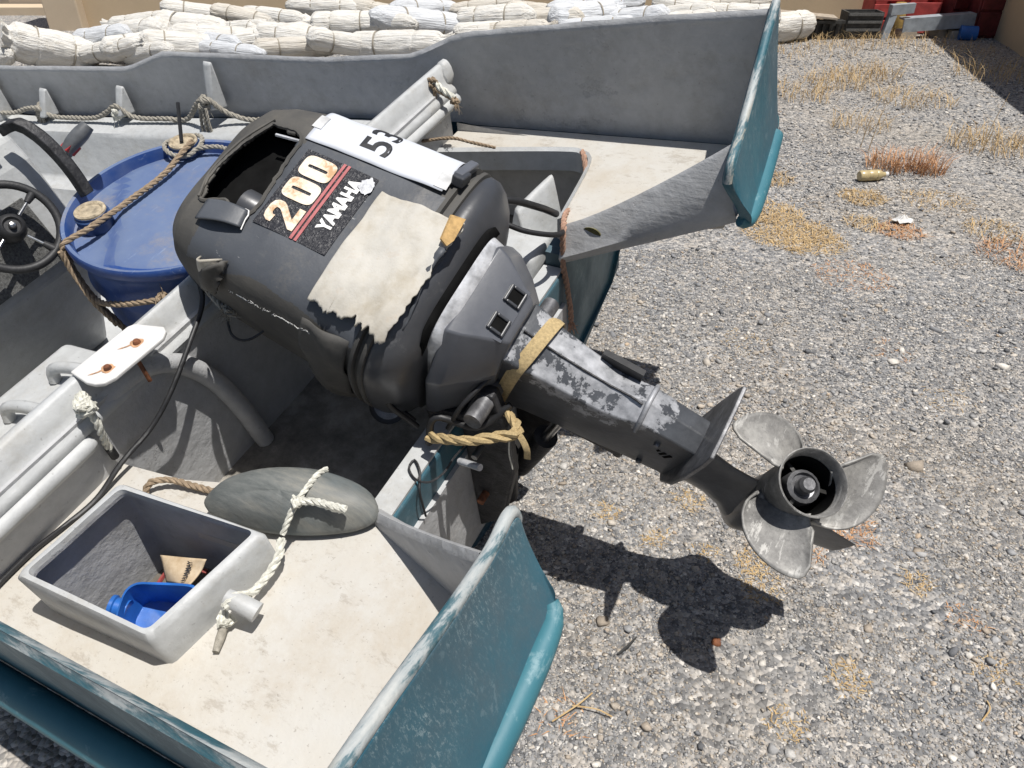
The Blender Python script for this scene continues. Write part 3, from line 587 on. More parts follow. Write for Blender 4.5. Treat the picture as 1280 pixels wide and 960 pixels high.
def carc(u, s, off=0): # point reached by walking arc length s from the middle of the aft face round to the near (+) or far (-) side
    key = round(u, 3)
    if key not in _arc:
        w, a1, a0 = csec(u); ring = np.array([(r, a) for r, a in supell(w, a1, a0, 0, 720)][:361]); L = np.r_[0, np.cumsum(np.linalg.norm(np.diff(ring, axis=0), axis=1))]; _arc[key] = (ring, L)
    ring, L = _arc[key]; q = abs(s); nk = 1 if s >= 0 else 1/.93; r = np.interp(q, L, ring[:, 0])*nk; a = np.interp(q, L, ring[:, 1]); sg = 1 if s >= 0 else -1
    r2 = np.interp(q+.004, L, ring[:, 0])*nk; a2 = np.interp(q+.004, L, ring[:, 1]); t = np.array([r2-r, a2-a]); t /= np.linalg.norm(t)+1e-9; nrm = np.array([-t[1], t[0]])
    if nrm[1] < 0 and q < .1: nrm = -nrm
    if nrm[0] < 0 and q >= .1: nrm = -nrm
    return V(u, sg*(r+nrm[0]*off), a+nrm[1]*off)
def text_mesh(txt, size, bold=0, sx=1):
    cu = bpy.data.curves.new('t', 'FONT'); cu.body = txt; cu.size = size; cu.offset = bold; cu.resolution_u = 4; cu.align_x = 'CENTER'; cu.align_y = 'CENTER'
    ob = bpy.data.objects.new('t', cu); col.objects.link(ob); bpy.context.view_layer.update()
    me = ob.to_mesh(); v = [(p.co.x*sx, p.co.y) for p in me.vertices]; f = [tuple(q.vertices) for q in me.polygons]
    ob.to_mesh_clear(); bpy.data.objects.remove(ob); bpy.data.curves.remove(cu); return v, f
def build_motor():
    mot = thing('outboard_motor', 'large dark grey tilted outboard motor with torn vinyl cowling marked 200 YAMAHA', 'outboard motor', (.75, 0, -.2), MF)
    # ---- upper cowling: fine sheet with a torn intake hole left open
    us = np.r_[np.linspace(.945, 1.45, 150), np.linspace(1.453, 1.512, 18)]; N = 320; rings = []
    for u in us:
        w, a1, a0 = csec(u); bulge = .004*math.sin((u-.945)*22)
        rings.append([(u+.002*noise.noise((r*14, a*14, u*9)), r*(1+.012*noise.noise((r*5, a*5, u*6))), a+.003*noise.noise((r*9, u*9, 4))) for r, a in supell(w, a1, a0, 0, N)])
    hole = [(1.392, -.135), (1.308, -.128), (1.297, -.055), (1.286, .082), (1.325, .10), (1.36, .085), (1.418, .10), (1.440, .03), (1.425, -.06)]
    def inside(p, poly):
        x, y = p; c = False
        for i in range(len(poly)):
            (x1, y1), (x2, y2) = poly[i], poly[i-1]
            if (y1 > y) != (y2 > y) and x < (x2-x1)*(y-y1)/(y2-y1)+x1: c = not c
        return c
    v, f = loft(rings); keep = []; mi = []
    va = np.array(v)
    for q in f:
        c = va[list(q)].mean(0); jt = .007*noise.noise((c[0]*60, c[1]*60, 5))
        if c[2] > -.22 and inside((c[0]+jt, c[1]+jt), hole): continue
        keep.append(q)
        brown = (c[0] > 1.39+.02*noise.noise((c[1]*9, 0, 0))) or (c[0] > 1.29 and c[1] < -.115) or c[1] < -.135+.01*noise.noise((c[0]*14, 3, 0)) or (c[1] > .215+.02*noise.noise((c[0]*8, 1, 1)) and c[2] < .02)
        mi.append(1 if brown else 0)
    cw = link('cowling', v, keep, [M['cowl'], M['brownvinyl']], mot, smooth=60, midx=mi)
    s = cw.modifiers.new('thick', 'SOLIDIFY'); s.thickness = .006; s.offset = -1
    # near-black air box behind the hole, the hole's shade put into its colour
    link('air_box', *hexa([(1.27, -.14, -.22), (1.45, -.14, -.25), (1.45, .13, -.25), (1.27, .12, -.22), (1.275, -.14, -.04), (1.445, -.135, -.09), (1.445, .12, -.09), (1.275, .115, -.04)]), M['void'], cw, smooth=None)
    link('intake_drum', *lathe([(0, .0), (.036, 0), (.040, .006), (.040, .06)], 20, axis=0, c=(1.285, .055, -.05)), M['pan'], cw)
    hp = [hole[k] for k in range(len(hole))]+[hole[0]]
    hem = [csurf(u+.003*noise.noise((u*90, r*90, 1)), r+.003*noise.noise((u*90, r*90, 6)), .001) for u, r, _ in smoothpath([(u, r, 0) for u, r in hp], .006)]
    link('torn_hem', *tube(hem, .0045, 6, smooth=False), M['brownvinyl'], cw)
    link('intake_rim', *tube([carc(u, s_, .006) for u, s_ in ((1.423, .098), (1.445, .03), (1.43, -.06), (1.395, -.135))], .0036, 6, step=.012), M['brownvinyl'], cw)
    link('intake_strut', *tube([csurf(1.372, -.116, -.01), csurf(1.305, -.12, -.008)], .004, 6), M['silver'], cw)
    # ---- torn skin: folded flap low on the near side, lifted patch by the hole, big peeled backing
    def skin(name, outline, lift, mat, th=.003, dens=16, edge=None):
        # sheet laid over the cowl: outline in (u, arc) bilinear quad
        (A, Bq, C, D) = outline; P = []
        for i in range(dens+1):
            row = []
            for j in range(dens+1):
                s_, t = i/dens, j/dens; p = (np.array(A)*(1-s_)*(1-t)+np.array(Bq)*s_*(1-t)+np.array(C)*s_*t+np.array(D)*(1-s_)*t)
                o = lift(s_, t); e_ = 0
                if edge: p = p+edge(s_, t)
                row.append(carc(float(p[0]), float(p[1]), o))
            P.append(row)
        o = link(name, *grid(P), mat, cw, smooth=60); m = o.modifiers.new('thick', 'SOLIDIFY'); m.thickness = th; m.offset = 1; return o
    rag = lambda s_, t: np.array([.016*noise.noise((t*11, s_*3, 1))*(s_ > .9)-.0, .02*(noise.noise((s_*8, 3, 2))+.6*noise.noise((s_*23, 1, 5)))*(t > .93)])
    # big cream backing: runs from the decal edge down over the pan, its free corner standing off
    P = []; n1, n2 = 90, 60
    for i in range(n1+1):
        row = []
        for j in range(n2+1):
            s_, t = i/n1, j/n2
            A, Bq, C, D = (1.066, -.075), (.872, -.082), (.885, .205), (1.068, .20)
            p = np.array(A)*(1-s_)*(1-t)+np.array(Bq)*s_*(1-t)+np.array(C)*s_*t+np.array(D)*(1-s_)*t
            p[0] += max(0, s_-.9)/.1*(.012*noise.noise((t*7, 0, 7))+.005*noise.noise((t*25, 0, 3)))
            p[1] += max(0, t-.85)/.15*(.020*noise.noise((s_*6, 2, 7))+.009*noise.noise((s_*21, 2, 1))+.004*noise.noise((s_*55, 2, 1)))
            u_ = max(p[0], .945); r_ = p[1]; q = csurf(u_, r_)
            off = .010+.012*s_+.030*max(0, s_-.55)*(1-.6*t)+.009*noise.noise((s_*3, t*3, 9))+.003*noise.noise((s_*9, t*7, 4))+.018*max(0, t-.8)*(s_ > .3)
            if s_ > .84: off -= .09*(s_-.84)*(t > .12)*max(0, t-.1)
            row.append((p[0], r_, q[2]+off))
        P.append(row)
    fl = link('peeled_backing', *grid(P), [M['backing'], M['foam']], cw, smooth=70); m = fl.modifiers.new('thick', 'SOLIDIFY'); m.thickness = .005; m.offset = 1
    cl = []
    for k in range(15):
        t = k/14; r0 = -.01+.17*t; uc = .878+.006*math.sin(t*5); ac = csurf(.945, r0)[2]+.030-.045*t
        cl.append([(uc+.014*(1-.5*t)*math.cos(q), r0+.004*math.sin(k*1.9), ac+.013*(1-.4*t)*math.sin(q)) for q in np.linspace(-1.9, 2.0, 9)])
    o = link('curled_edge', *grid(cl), M['cowl'], fl, smooth=70); m = o.modifiers.new('thick', 'SOLIDIFY'); m.thickness = .004
    fo = [(.905, -.078), (.876, -.084), (.872, -.03), (.878, -.012), (.895, -.02)]
    link('foam_edge', *prism([(u, r, csurf(.945, r)[2]+.048) for u, r in fo], (-.004, 0, .004)), M['foam'], fl, smooth=None)
    skin('torn_flap', [(1.33, .235), (1.272, .20), (1.285, .285), (1.335, .30)], lambda s_, t: .004+.045*(s_*(1-s_))*3*(1-t)+.012*t, M['brownvinyl'], .004, 12, rag)
    skin('flap_lining', [(1.335, .212), (1.285, .20), (1.282, .228), (1.328, .245)], lambda s_, t: .010+.05*(s_*(1-s_))*3*(1-t*.5), M['backing'], .003, 10, rag)
    skin('lifted_patch', [(1.395, .098), (1.292, .088), (1.282, .13), (1.39, .148)], lambda s_, t: .004+.012*math.sin(math.pi*s_)+.006*t, M['cowl'], .003, 10)
    link('tear_line', *tube([carc(u, s_, .006) for u, s_ in ((1.392, .10), (1.34, .096), (1.292, .088), (1.286, .11), (1.281, .132))], .0018, 5, step=.01), M['whiteprint'], cw)
    link('frayed_seam', *(lambda m_: (m_.v, m_.f))((lambda m_: [m_.add(tube([carc(u+.004*rng.normal(), .268+.022*(u-1.0)+.002*rng.normal(), .002), carc(u+.005*rng.normal(), .268+.022*(u-1.0)+.003*rng.normal(), .003)], .0005, 4, step=.006)) for i, u in enumerate(np.linspace(1.26, 1.0, 70))] and m_)(MBd())), M['whiteprint'], cw)
    # lower rolled vinyl skirt on the near side where the cover sags
    rg = []
    for u in np.linspace(.955, 1.07, 14):
        rg.append([carc(u, s_, .006+.022*math.sin(math.pi*(u-.955)/.115)*math.sin(math.pi*(s_-.24)/.5)+.006*math.sin(s_*40+u*60)) for s_ in np.linspace(.24, .74, 30)])
    o = link('sagging_skirt', *grid(rg), M['brownvinyl'], cw, smooth=70); m = o.modifiers.new('thick', 'SOLIDIFY'); m.thickness = .004
    # ---- decal on the aft face
    P = [[csurf(u, r, .0022) for r in np.linspace(-.104, .104, 16)] for u in np.linspace(1.272, 1.092, 14)]
    dc = link('decal', *grid(P), M['decal'], cw, smooth=60)
    def put(name, txt, size, uc, rc, mat, bold, sx=1, lift=.004):
        v2, f2 = text_mesh(txt, size, bold, sx); return link(name, [csurf(uc+y, rc-x, lift) for x, y in v2], f2, mat, dc, smooth=None)
    # heavy rounded numerals: 2, 0, 0
    def numeral_zero(rc):
        out = []; inn = []; w, h = .0275, .0395
        for t in np.linspace(0, 2*math.pi, 40, endpoint=False):
            ct, st = math.cos(t), math.sin(t); e = 2/4.2
            out.append((math.copysign(abs(ct)**e, ct)*w, math.copysign(abs(st)**e, st)*h)); inn.append((math.copysign(abs(ct)**(.3), ct)*.0038, math.copysign(abs(st)**(.3), st)*.024))
        n = len(out); vv = out+inn; ff = [(i, (i+1) % n, (i+1) % n+n, i+n) for i in range(n)]
        link('numeral', [csurf(1.222+y, rc-x, .0045) for x, y in vv], ff, M['num'], dc, smooth=None)
    numeral_zero(-.004); numeral_zero(-.066)
    two = [(-.027, .016), (-.027, .026), (-.02, .036), (-.008, .0395), (.01, .0395), (.022, .035), (.027, .026), (.027, .014), (.022, .005), (-.004, -.024), (.027, -.024), (.027, -.0395), (-.027, -.0395), (-.027, -.028), (.006, .010), (.009, .016), (.009, .022), (.004, .024), (-.004, .024), (-.009, .021), (-.009, .014)]
    link('numeral', [csurf(1.222+y, .062-x, .0045) for x, y in two], [tuple(range(len(two)))], M['num'], dc, smooth=None)
    for u in (1.176, 1.165):
        link('stripe', *grid([[csurf(u+d, r, .0045) for r in np.linspace(-.104, .104, 12)] for d in (-.0034, .0034)]), M['pink'], dc, smooth=60)
    put('lettering', 'YAMAHA', .041, 1.128, -.012, M['whiteprint'], .0022, .80)
    link('paint_chip', [csurf(1.105+.016*math.cos(a)*(1+.5*noise.noise((a*2, 0, 0))), -.075+.02*math.sin(a)*(1+.5*noise.noise((a*2, 5, 0))), .006) for a in np.linspace(0, 2*math.pi, 26, endpoint=False)], [tuple(range(26))], M['silver'], dc, smooth=None)
    # ---- seam band, pan (lower cowling)
    def sec(u, w, a1, a0, e=3.2, N=96): return [(u, r, a) for r, a in supell(w, a1, a0, 0, N, e)]
    link('seam_band', *loft([sec(.948, .280, .070, -.52), sec(.945, .291, .082, -.53), sec(.936, .293, .084, -.53), sec(.932, .284, .074, -.525), sec(.925, .283, .073, -.52), sec(.922, .292, .083, -.53), sec(.913, .292, .083, -.53), sec(.909, .284, .074, -.52)]), M['brownvinyl'], mot)
    pn = link('lower_pan', *loft([sec(.912, .286, .076, -.525), sec(.905, .290, .080, -.53), sec(.885, .288, .080, -.53), sec(.865, .278, .07, -.52), sec(.845, .258, .052, -.50), sec(.83, .232, .03, -.46), sec(.822, .20, .0, -.42)]), M['pan'], mot, smooth=50)
    ln = (.10, -.50, .86); lx = (-.05, -.86, -.5)
    bevel(link('latch', *xf(box(-.040, .040, -.011, .011, -.004, .014), orient(csurf(.945, -.215, .004), ln, lx)), M['apron'], pn, smooth=None), .004, 3)
    bevel(link('latch_tab', *xf(box(-.022, .018, -.014, .014, -.004, .020), orient(csurf(.94, -.185, .004), ln, lx)), M['pan'], pn, smooth=None), .004, 3)
    # slot and scuffed alloy band between pan and apron
    link('slot', *loft([sec(.842, .165, .062, -.30, 4), sec(.835, .175, .060, -.30, 4), sec(.826, .172, .050, -.30, 4)]), M['void'], mot)
    link('alloy_band', *loft([sec(.834, .150, .046, -.30, 4.2), sec(.826, .152, .050, -.30, 4.2), sec(.798, .150, .036, -.30, 4.2), sec(.794, .146, .030, -.30, 4.2)]), M['silver'], mot)
    # ---- apron with the two square outlets
    def asec(u, w, f, a1, drop, a0): # flat aft face of half width f, chamfer to the sides
        pts = [(f, a1), (f+.5*(w-f), a1-drop*.45), (w, a1-drop), (w, a0+.06), (w*.7, a0)]
        return [(u, r, a) for r, a in pts]+[(u, -r, a) for r, a in pts[::-1]]
    ap = [asec(.808, .186, .108, .030, .13, -.36), asec(.802, .193, .112, .036, .13, -.37), asec(.772, .183, .103, .030, .12, -.37), asec(.72, .142, .074, .012, .10, -.36), asec(.688, .108, .056, -.003, .085, -.35), asec(.680, .100, .051, -.010, .08, -.35)]
    apr = bevel(link('apron', *loft(ap), M['apron'], mot, smooth=35), .006, 3, 12)
    def apr_a(u, r): return float(np.interp(u, [.678, .72, .80], [-.012, .008, .033]))
    link('outlet_panel', *hexa([(.697, -.066, -.02), (.697, .066, -.02), (.742, .072, -.02), (.742, -.072, -.02), (.697, -.066, .0035), (.697, .066, .0035), (.742, .072, .0195), (.742, -.072, .0195)]), M['apron'], apr, smooth=None)
    for r0 in (-.036, .036):
        t_ = V(.36, 0, 1); Mx = orient((.72, r0, .012), (-.33, 0, .94), (1, 0, .35))
        fr = MBd()
        for x0, x1, y0, y1 in ((-.021, -.014, -.021, .021), (.014, .021, -.021, .021), (-.0139, .0139, -.021, -.014), (-.0139, .0139, .014, .021)): fr.add(xf(box(x0, x1, y0, y1, -.008, .0075), Mx))
        ol = fr.out('outlet_frame', M['pan'], apr, smooth=None); bevel(ol, .0025, 2)
        link('outlet_hole_shade', *xf(box(-.0145, .0145, -.0145, .0145, -.004, .0025), Mx), M['void'], ol, smooth=None)  # solid black block paints the shade inside the outlet
    # ---- leg: faceted exhaust housing with aft ridge
    def leg(u, w, ar, sh, f0): # aft ridge, shoulder drop, front: two nearly flat aft facets and flat sides
        return [(u, 0, ar), (u, -w*.94, ar-sh*.55), (u, -w, ar-sh*.8), (u, -w*1.08, ar-sh-.09), (u, -w*1.02, f0+.02), (u, -w*.5, f0-.01), (u, w*.5, f0-.01), (u, w*1.02, f0+.02), (u, w*1.08, ar-sh-.09), (u, w, ar-sh*.8), (u, w*.94, ar-sh*.55)]
    lr = [leg(.70, .082, -.035, .02, -.35), leg(.66, .076, -.042, .022, -.345), leg(.60, .068, -.058, .026, -.34), leg(.52, .062, -.070, .032, -.335), leg(.45, .058, -.075, .038, -.33), leg(.40, .054, -.062, .045, -.33), leg(.365, .050, -.045, .04, -.33), leg(.35, .048, -.050, .03, -.33), leg(.28, .045, -.062, .025, -.325), leg(.235, .044, -.068, .02, -.32), leg(.222, .044, -.070, .02, -.32)]
    lg = link('leg_housing', *loft(lr), M['leg'], mot, smooth=16); bevel(lg, .0025, 2, 18)
    link('joint_bead', *tube([(.358, -.052, -.10), (.362, -.045, -.06), (.366, 0, -.034), (.362, .045, -.06), (.358, .054, -.10)], .006, 8, step=.01), M['leg'], lg)
    link('centre_seam', *tube([(.672, 0, -.036), (.6, 0, -.055), (.52, 0, -.067), (.45, 0, -.072), (.405, .004, -.060), (.375, .012, -.05)], .0026, 6, step=.02), M['chassis'], lg)
    link('top_clip', *hexa([(.40, -.062, -.09), (.50, -.070, -.10), (.50, -.052, -.10), (.40, -.046, -.09), (.40, -.066, -.06), (.50, -.072, -.075), (.50, -.056, -.07), (.40, -.05, -.055)]), M['black'], lg, smooth=None)
    for k in range(3): link('water_slot', *xf(box(-.004, .004, -.016, .016, -.004, .003), orient((.262+k*.014, .0455, -.165), (0, 1, 0), (1, 0, .35))), M['void'], lg, smooth=None)
    for u_, a_ in ((.655, -.15), (.655, -.29), (.30, -.12), (.30, -.28), (.385, -.20)):
        for sg in (-1, 1): link('bolt', *xf(lathe([(.0, .006), (.006, .006), (.0075, .003), (.0075, -.006)], 6), orient((u_, sg*(.050 if u_ < .5 else .078), a_), (0, sg, 0))), M['cast'], lg, smooth=20)
    # ragged lower brackets hanging under the leg
    bk = MBd().add(hexa([(.33, -.02, -.41), (.46, -.02, -.40), (.46, .03, -.40), (.33, .03, -.41), (.34, -.02, -.32), (.47, -.02, -.31), (.47, .03, -.31), (.34, .03, -.32)])).add(box(.325, .35, -.015, .02, -.45, -.405)).add(box(.475, .50, -.02, .025, -.43, -.31))
    bevel(bk.out('lower_mount', M['chassis'], mot, smooth=None), .008)
    # ---- anti-ventilation plate
    pl = [(-.03, .066), (-.086, .062), (-.094, .02), (-.098, -.08), (-.090, -.20), (-.06, -.31), (-.02, -.36), (.02, -.36), (.06, -.31), (.090, -.20), (.098, -.08), (.094, .02), (.086, .062), (.03, .066)]
    av = link('cavitation_plate', *prism([(.214+.03*max(0, -a-.05), r, a) for r, a in pl], (.009, 0, 0)), M['cast'], mot, smooth=None); bevel(av, .0025)
    # ---- gearcase strut, torpedo, skeg
    def foil(u, a1, a0, t, n=22):
        pts = []
        for k in range(n):
            th = 2*math.pi*k/n; x = .5+.5*math.cos(th); y = t*math.sin(th)*(1-.55*x); pts.append((u, y, a0+(a1-a0)*x))
        return pts
    st = link('gearcase', *loft([foil(.218, -.10, -.34, .05), foil(.17, -.135, -.345, .042), foil(.12, -.15, -.36, .036), foil(.07, -.15, -.39, .040), foil(.045, -.145, -.42, .052), foil(.0, -.14, -.45, .060), foil(-.04, -.15, -.43, .045), foil(-.07, -.17, -.40, .018), foil(-.14, -.19, -.36, .010), foil(-.21, -.20, -.315, .005)]), M['leg'], mot, smooth=50)
    tp = [(.0, -.47), (.022, -.455), (.042, -.42), (.055, -.36), (.060, -.28), (.060, -.20), (.058, -.152)]
    link('torpedo', *lathe(tp, 28), M['leg'], st)
    # ---- propeller
    pr = link('propeller', *lathe([(.050, -.150), (.0605, -.148), (.064, -.09), (.066, -.03), (.0705, -.004), (.0735, .0), (.0715, .0015), (.0675, -.004), (.0625, -.03), (.060, -.09), (.0595, -.135), (.0, -.138)], 48), M['prop'], mot, smooth=40)
    link('hub_bore', *lathe([(.0615, -.03), (.0595, -.06), (.0585, -.13), (.0, -.132)], 40, cap=False), M['void'], pr)
    link('prop_nut', *lathe([(.034, -.128), (.038, -.06), (.036, -.045), (.029, -.040), (.026, -.048), (.018, -.050), (.018, -.026), (.013, -.018), (.0, -.018)], 18), M['cast'], pr, smooth=30)
    for k in range(3):
        a = R_(80+120*k); link('hub_rib', *xf(hexa([(.03, -.004, -.085), (.0605, -.004, -.085), (.0605, .004, -.085), (.03, .004, -.085), (.03, -.004, -.05), (.0605, -.004, -.062), (.0605, .004, -.062), (.03, .004, -.05)]), Matrix.Rotation(a, 4, 'Z')), M['hubdark'], pr, smooth=None)
    prof_ang = [24, 34, 44, 58, 72, 86, 98, 108, 113, 117]; prof_rad = [.075, .108, .132, .155, .172, .184, .192, .194, .175, .095]
    for k in range(3):
        P = []; nn = 26; mm = 14
        for i in range(nn+1):
            t = i/nn; row = []
            for j in range(mm+1):
                q = j/mm; ang = 24+93*t; rmax = float(np.interp(ang, prof_ang, prof_rad)); rad = .060+(rmax-.060)*q
                sweep = 8*(q**2)*(1-t); aa = R_(ang+120*k+sweep); cup = .010*max(0, t-.85)/.15
                row.append((rad*math.cos(aa), rad*math.sin(aa), -.128+.105*t*(1-.35*q)+.030*q*q+cup*q))
            P.append(row)
        bl = link('blade', *grid(P), M['prop'], pr, smooth=60); m = bl.modifiers.new('thick', 'SOLIDIFY'); m.thickness = .0055; m.offset = 0
    return mot
motor = build_motor()

def build_bracket():
    # clamp and swivel bracket, tilt rams and rigging: boat frame, bolted to the transom
    bk = thing('transom_bracket', 'dusty black clamp bracket with tilt ram holding the outboard to the transom', 'bracket', (0, 0, .3), B)
    for s in (-1, 1):
        y0, y1 = (.13*s-.018, .13*s+.018)
        pf = [(-.085, .52), (-.085, .585), (.02, .60), (.07, .70), (.11, .70), (.135, .60), (.14, .42), (.09, .20), (.012, .12), (.012, .555), (-.06, .565), (-.06, .52)]
        bevel(link('clamp_plate', *prism([(x, y0, z) for x, z in pf], (0, y1-y0, 0)), M['chassis'], bk, smooth=None), .006)
        link('bolt', *tube([(.06, s*.148, .50), (.06, s*.185, .50)], .009, 8), M['steel'], bk); link('bolt', *tube([(.05, s*.148, .30), (.05, s*.18, .30)], .011, 8), M['rust'], bk)
    link('tilt_tube', *tube([(.09, -.21, .675), (.09, .21, .675)], .022, 12), M['cast'], bk)
    # swivel casting runs from tilt tube up the leg front, tilted with the motor
    sw = [MB @ Vector(p) for p in ((.62, -.055, -.36), (.62, .055, -.36), (.62, .055, -.30), (.62, -.055, -.30), (.36, -.04, -.38), (.36, .04, -.38), (.36, .04, -.31), (.36, -.04, -.31))]
    bevel(link('swivel_casting', *hexa([tuple(p) for p in sw]), M['chassis'], bk, smooth=None), .012)
    link('ram', *tube([(.06, .02, .22), (.16, .0, .42)], .033, 12), M['chassis'], bk); link('ram_rod', *tube([(.15, .0, .40), (.235, -.015, .57)], .014, 10), M['steel'], bk)
    link('pump_motor', *tube([(.06, -.07, .20), (.075, -.07, .40)], .035, 14), M['chassis'], bk)
    sp = [tuple(MB @ Vector(p)) for p in ((.80, -.19, -.40), (.80, .19, -.40), (.80, .19, -.20), (.80, -.19, -.20), (.68, -.10, -.40), (.68, .10, -.40), (.68, .10, -.24), (.68, -.10, -.24))]
    bevel(link('steering_arm', *hexa(sp), M['chassis'], bk, smooth=None), .015)
    # loose hoses under the powerhead
    for pts, r in (([(-.06, -.22, .60), (-.10, -.25, .72), (-.04, -.16, .80), (.04, -.10, .76)], .007), ([(-.10, -.18, .56), (-.16, -.2, .66), (-.13, -.15, .78)], .006), ([(.02, -.21, .62), (.06, -.19, .70), (.10, -.12, .74)], .006), ([(-.02, -.24, .58), (0, -.22, .66), (.08, -.18, .62), (.14, -.12, .66)], .009)):
        link('hose', *tube(pts, r, 8, step=.015), M['black'], bk)
    link('pulley', *xf(lathe([(.0, .008), (.035, .008), (.045, .012), (.047, .0), (.045, -.012), (.0, -.012)], 24), orient((-.16, -.19, .60), (.5, -.55, .66))), M['black'], bk)
    link('pulley_disc', *xf(lathe([(.0, .013), (.006, .013), (.007, .010), (.034, .010), (.034, .004)], 24), orient((-.16, -.19, .60), (.5, -.55, .66))), M['cast'], bk)
    link('clamp_stud', *tube([(.055, -.236, .547), (.12, -.25, .573)], .0085, 10), M['silver'], bk)
build_bracket()

# ============================================================ things on and in the boat
def single(name, label, cat, vf, mat, frame=B, base=(0, 0, 0), group=None, smooth=45):
    o = link(name, vf[0], vf[1], mat, None, frame, base, smooth); return tag(o, label, cat, group)
def knot(c, r, n, seed, s=1.0):
    g = np.random.default_rng(seed); pts = []
    for i in range(n):
        a = i*2.3; pts.append(np.array(c)+r*s*V(math.cos(a)*1.0, math.sin(a)*1.0, math.sin(i*1.7)*.8)+g.normal(0, r*.15, 3))
    return pts
def build_paper():
    # printed lot number sheet taped round the far shoulder of the cowling
    t = thing('lot_number_sheet', 'white paper sheet printed 53 taped over the cowling', 'paper', tuple(carc(1.1, -.15)), MF)
    u0, u1, s0, s1 = 1.305, .968, -.122, -.36
    def pt(x, y, off): # x 0..1 along u (top to bottom of the cowl), y 0..1 round the side
        u = u0+(u1-u0)*x+.018*(y-.5); s = s0+(s1-s0)*y-.012*(x-.5)
        lift = .0045+.010*max(0, x-.75)*4*(y < .5)*(.5-y)+.004*noise.noise((x*4, y*3, 2))+.010*max(0, .2-x)*max(0, y-.3)
        return carc(u, s, lift+off)
    o = link('sheet', *grid([[pt(i/30, j/24, 0) for j in range(25)] for i in range(31)]), M['paper'], t, smooth=70)
    m = o.modifiers.new('thick', 'SOLIDIFY'); m.thickness = .0006; m.offset = -1
    for ch, y0 in (('5', .19), ('3', .40)):
        v2, f2 = text_mesh(ch, .098, .0016)
        link('digit', [pt(.47-y/.337, y0+x/.238, .0012) for x, y in v2], f2, M['ink'], o, smooth=None)
    for x0, x1, y0, y1 in ((-.02, .05, .15, .32), (.93, 1.02, .02, .2)):
        link('tape', *grid([[pt(x, y, .0016) for y in np.linspace(y0, y1, 5)] for x in np.linspace(x0, x1, 5)]), simple('clear_tape', (.55, .55, .54), .25), o, smooth=None)
build_paper()

def build_strap():
    t = thing('lashing_strap', 'tan webbing strap lashed round the leg of the outboard', 'strap', (.64, 0, -.1), MF)
    def band(path, nrm, w, th=.0035):
        rg = []
        T_ = [path[min(i+1, len(path)-1)]-path[max(i-1, 0)] for i in range(len(path))]
        for p, t_, n in zip(path, T_, nrm):
            t_ = t_/np.linalg.norm(t_); s = np.cross(t_, n); s /= np.linalg.norm(s)
            rg.append([p+s*w+n*th, p+n*th*1.4, p-s*w+n*th, p-s*w, p+s*w])
        return loft(rg)
    loop = [V(.618, -.092, -.30), V(.618, -.084, -.16), V(.622, -.074, -.078), V(.626, -.045, -.054), V(.632, 0, -.044), V(.640, .045, -.054), V(.648, .074, -.080), V(.656, .088, -.16), V(.664, .098, -.28)]
    path = smoothpath(loop, .012); c = V(.63, 0, -.2); nr = []
    for p in path: q = (p-c)*V(0, 1, 1); nr.append(q/np.linalg.norm(q))
    link('band', *band(path, nr, .016), M['webbing'], t)
    link('band', *band([p+V(-.004, 0, 0) for p in path], [n for n in nr], .013, .0062), M['webbing'], t)
    tw = [tuple(MB.inverted() @ Vector(p)) for p in ((.19, -.185, .665), (.155, -.22, .665), (.12, -.245, .665), (.075, -.255, .655), (.03, -.25, .635), (-.01, -.245, .612))]
    a = [V(.658, .092, -.20), V(.668, .10, -.235)]+[V(*p) for p in tw]
    link('twisted_tail', *rope(a, .0125, 3, 9, 6, .3), M['webbing'], t)
    hang = [V(*(MB.inverted() @ Vector(p))) for p in ((.185, -.19, .672), (.205, -.20, .665), (.222, -.21, .645), (.222, -.212, .612))]
    link('loose_end', *band(smoothpath(hang, .008), [V(0, .6, .8)]*len(smoothpath(hang, .008)), .007, .002), M['webbing'], t)
    link('drawstring', *tube([tuple(MB.inverted() @ Vector(p)) for p in ((.178, -.20, .668), (.176, -.21, .61), (.18, -.21, .55))], .0018, 5), M['ropew'], t)
build_strap()

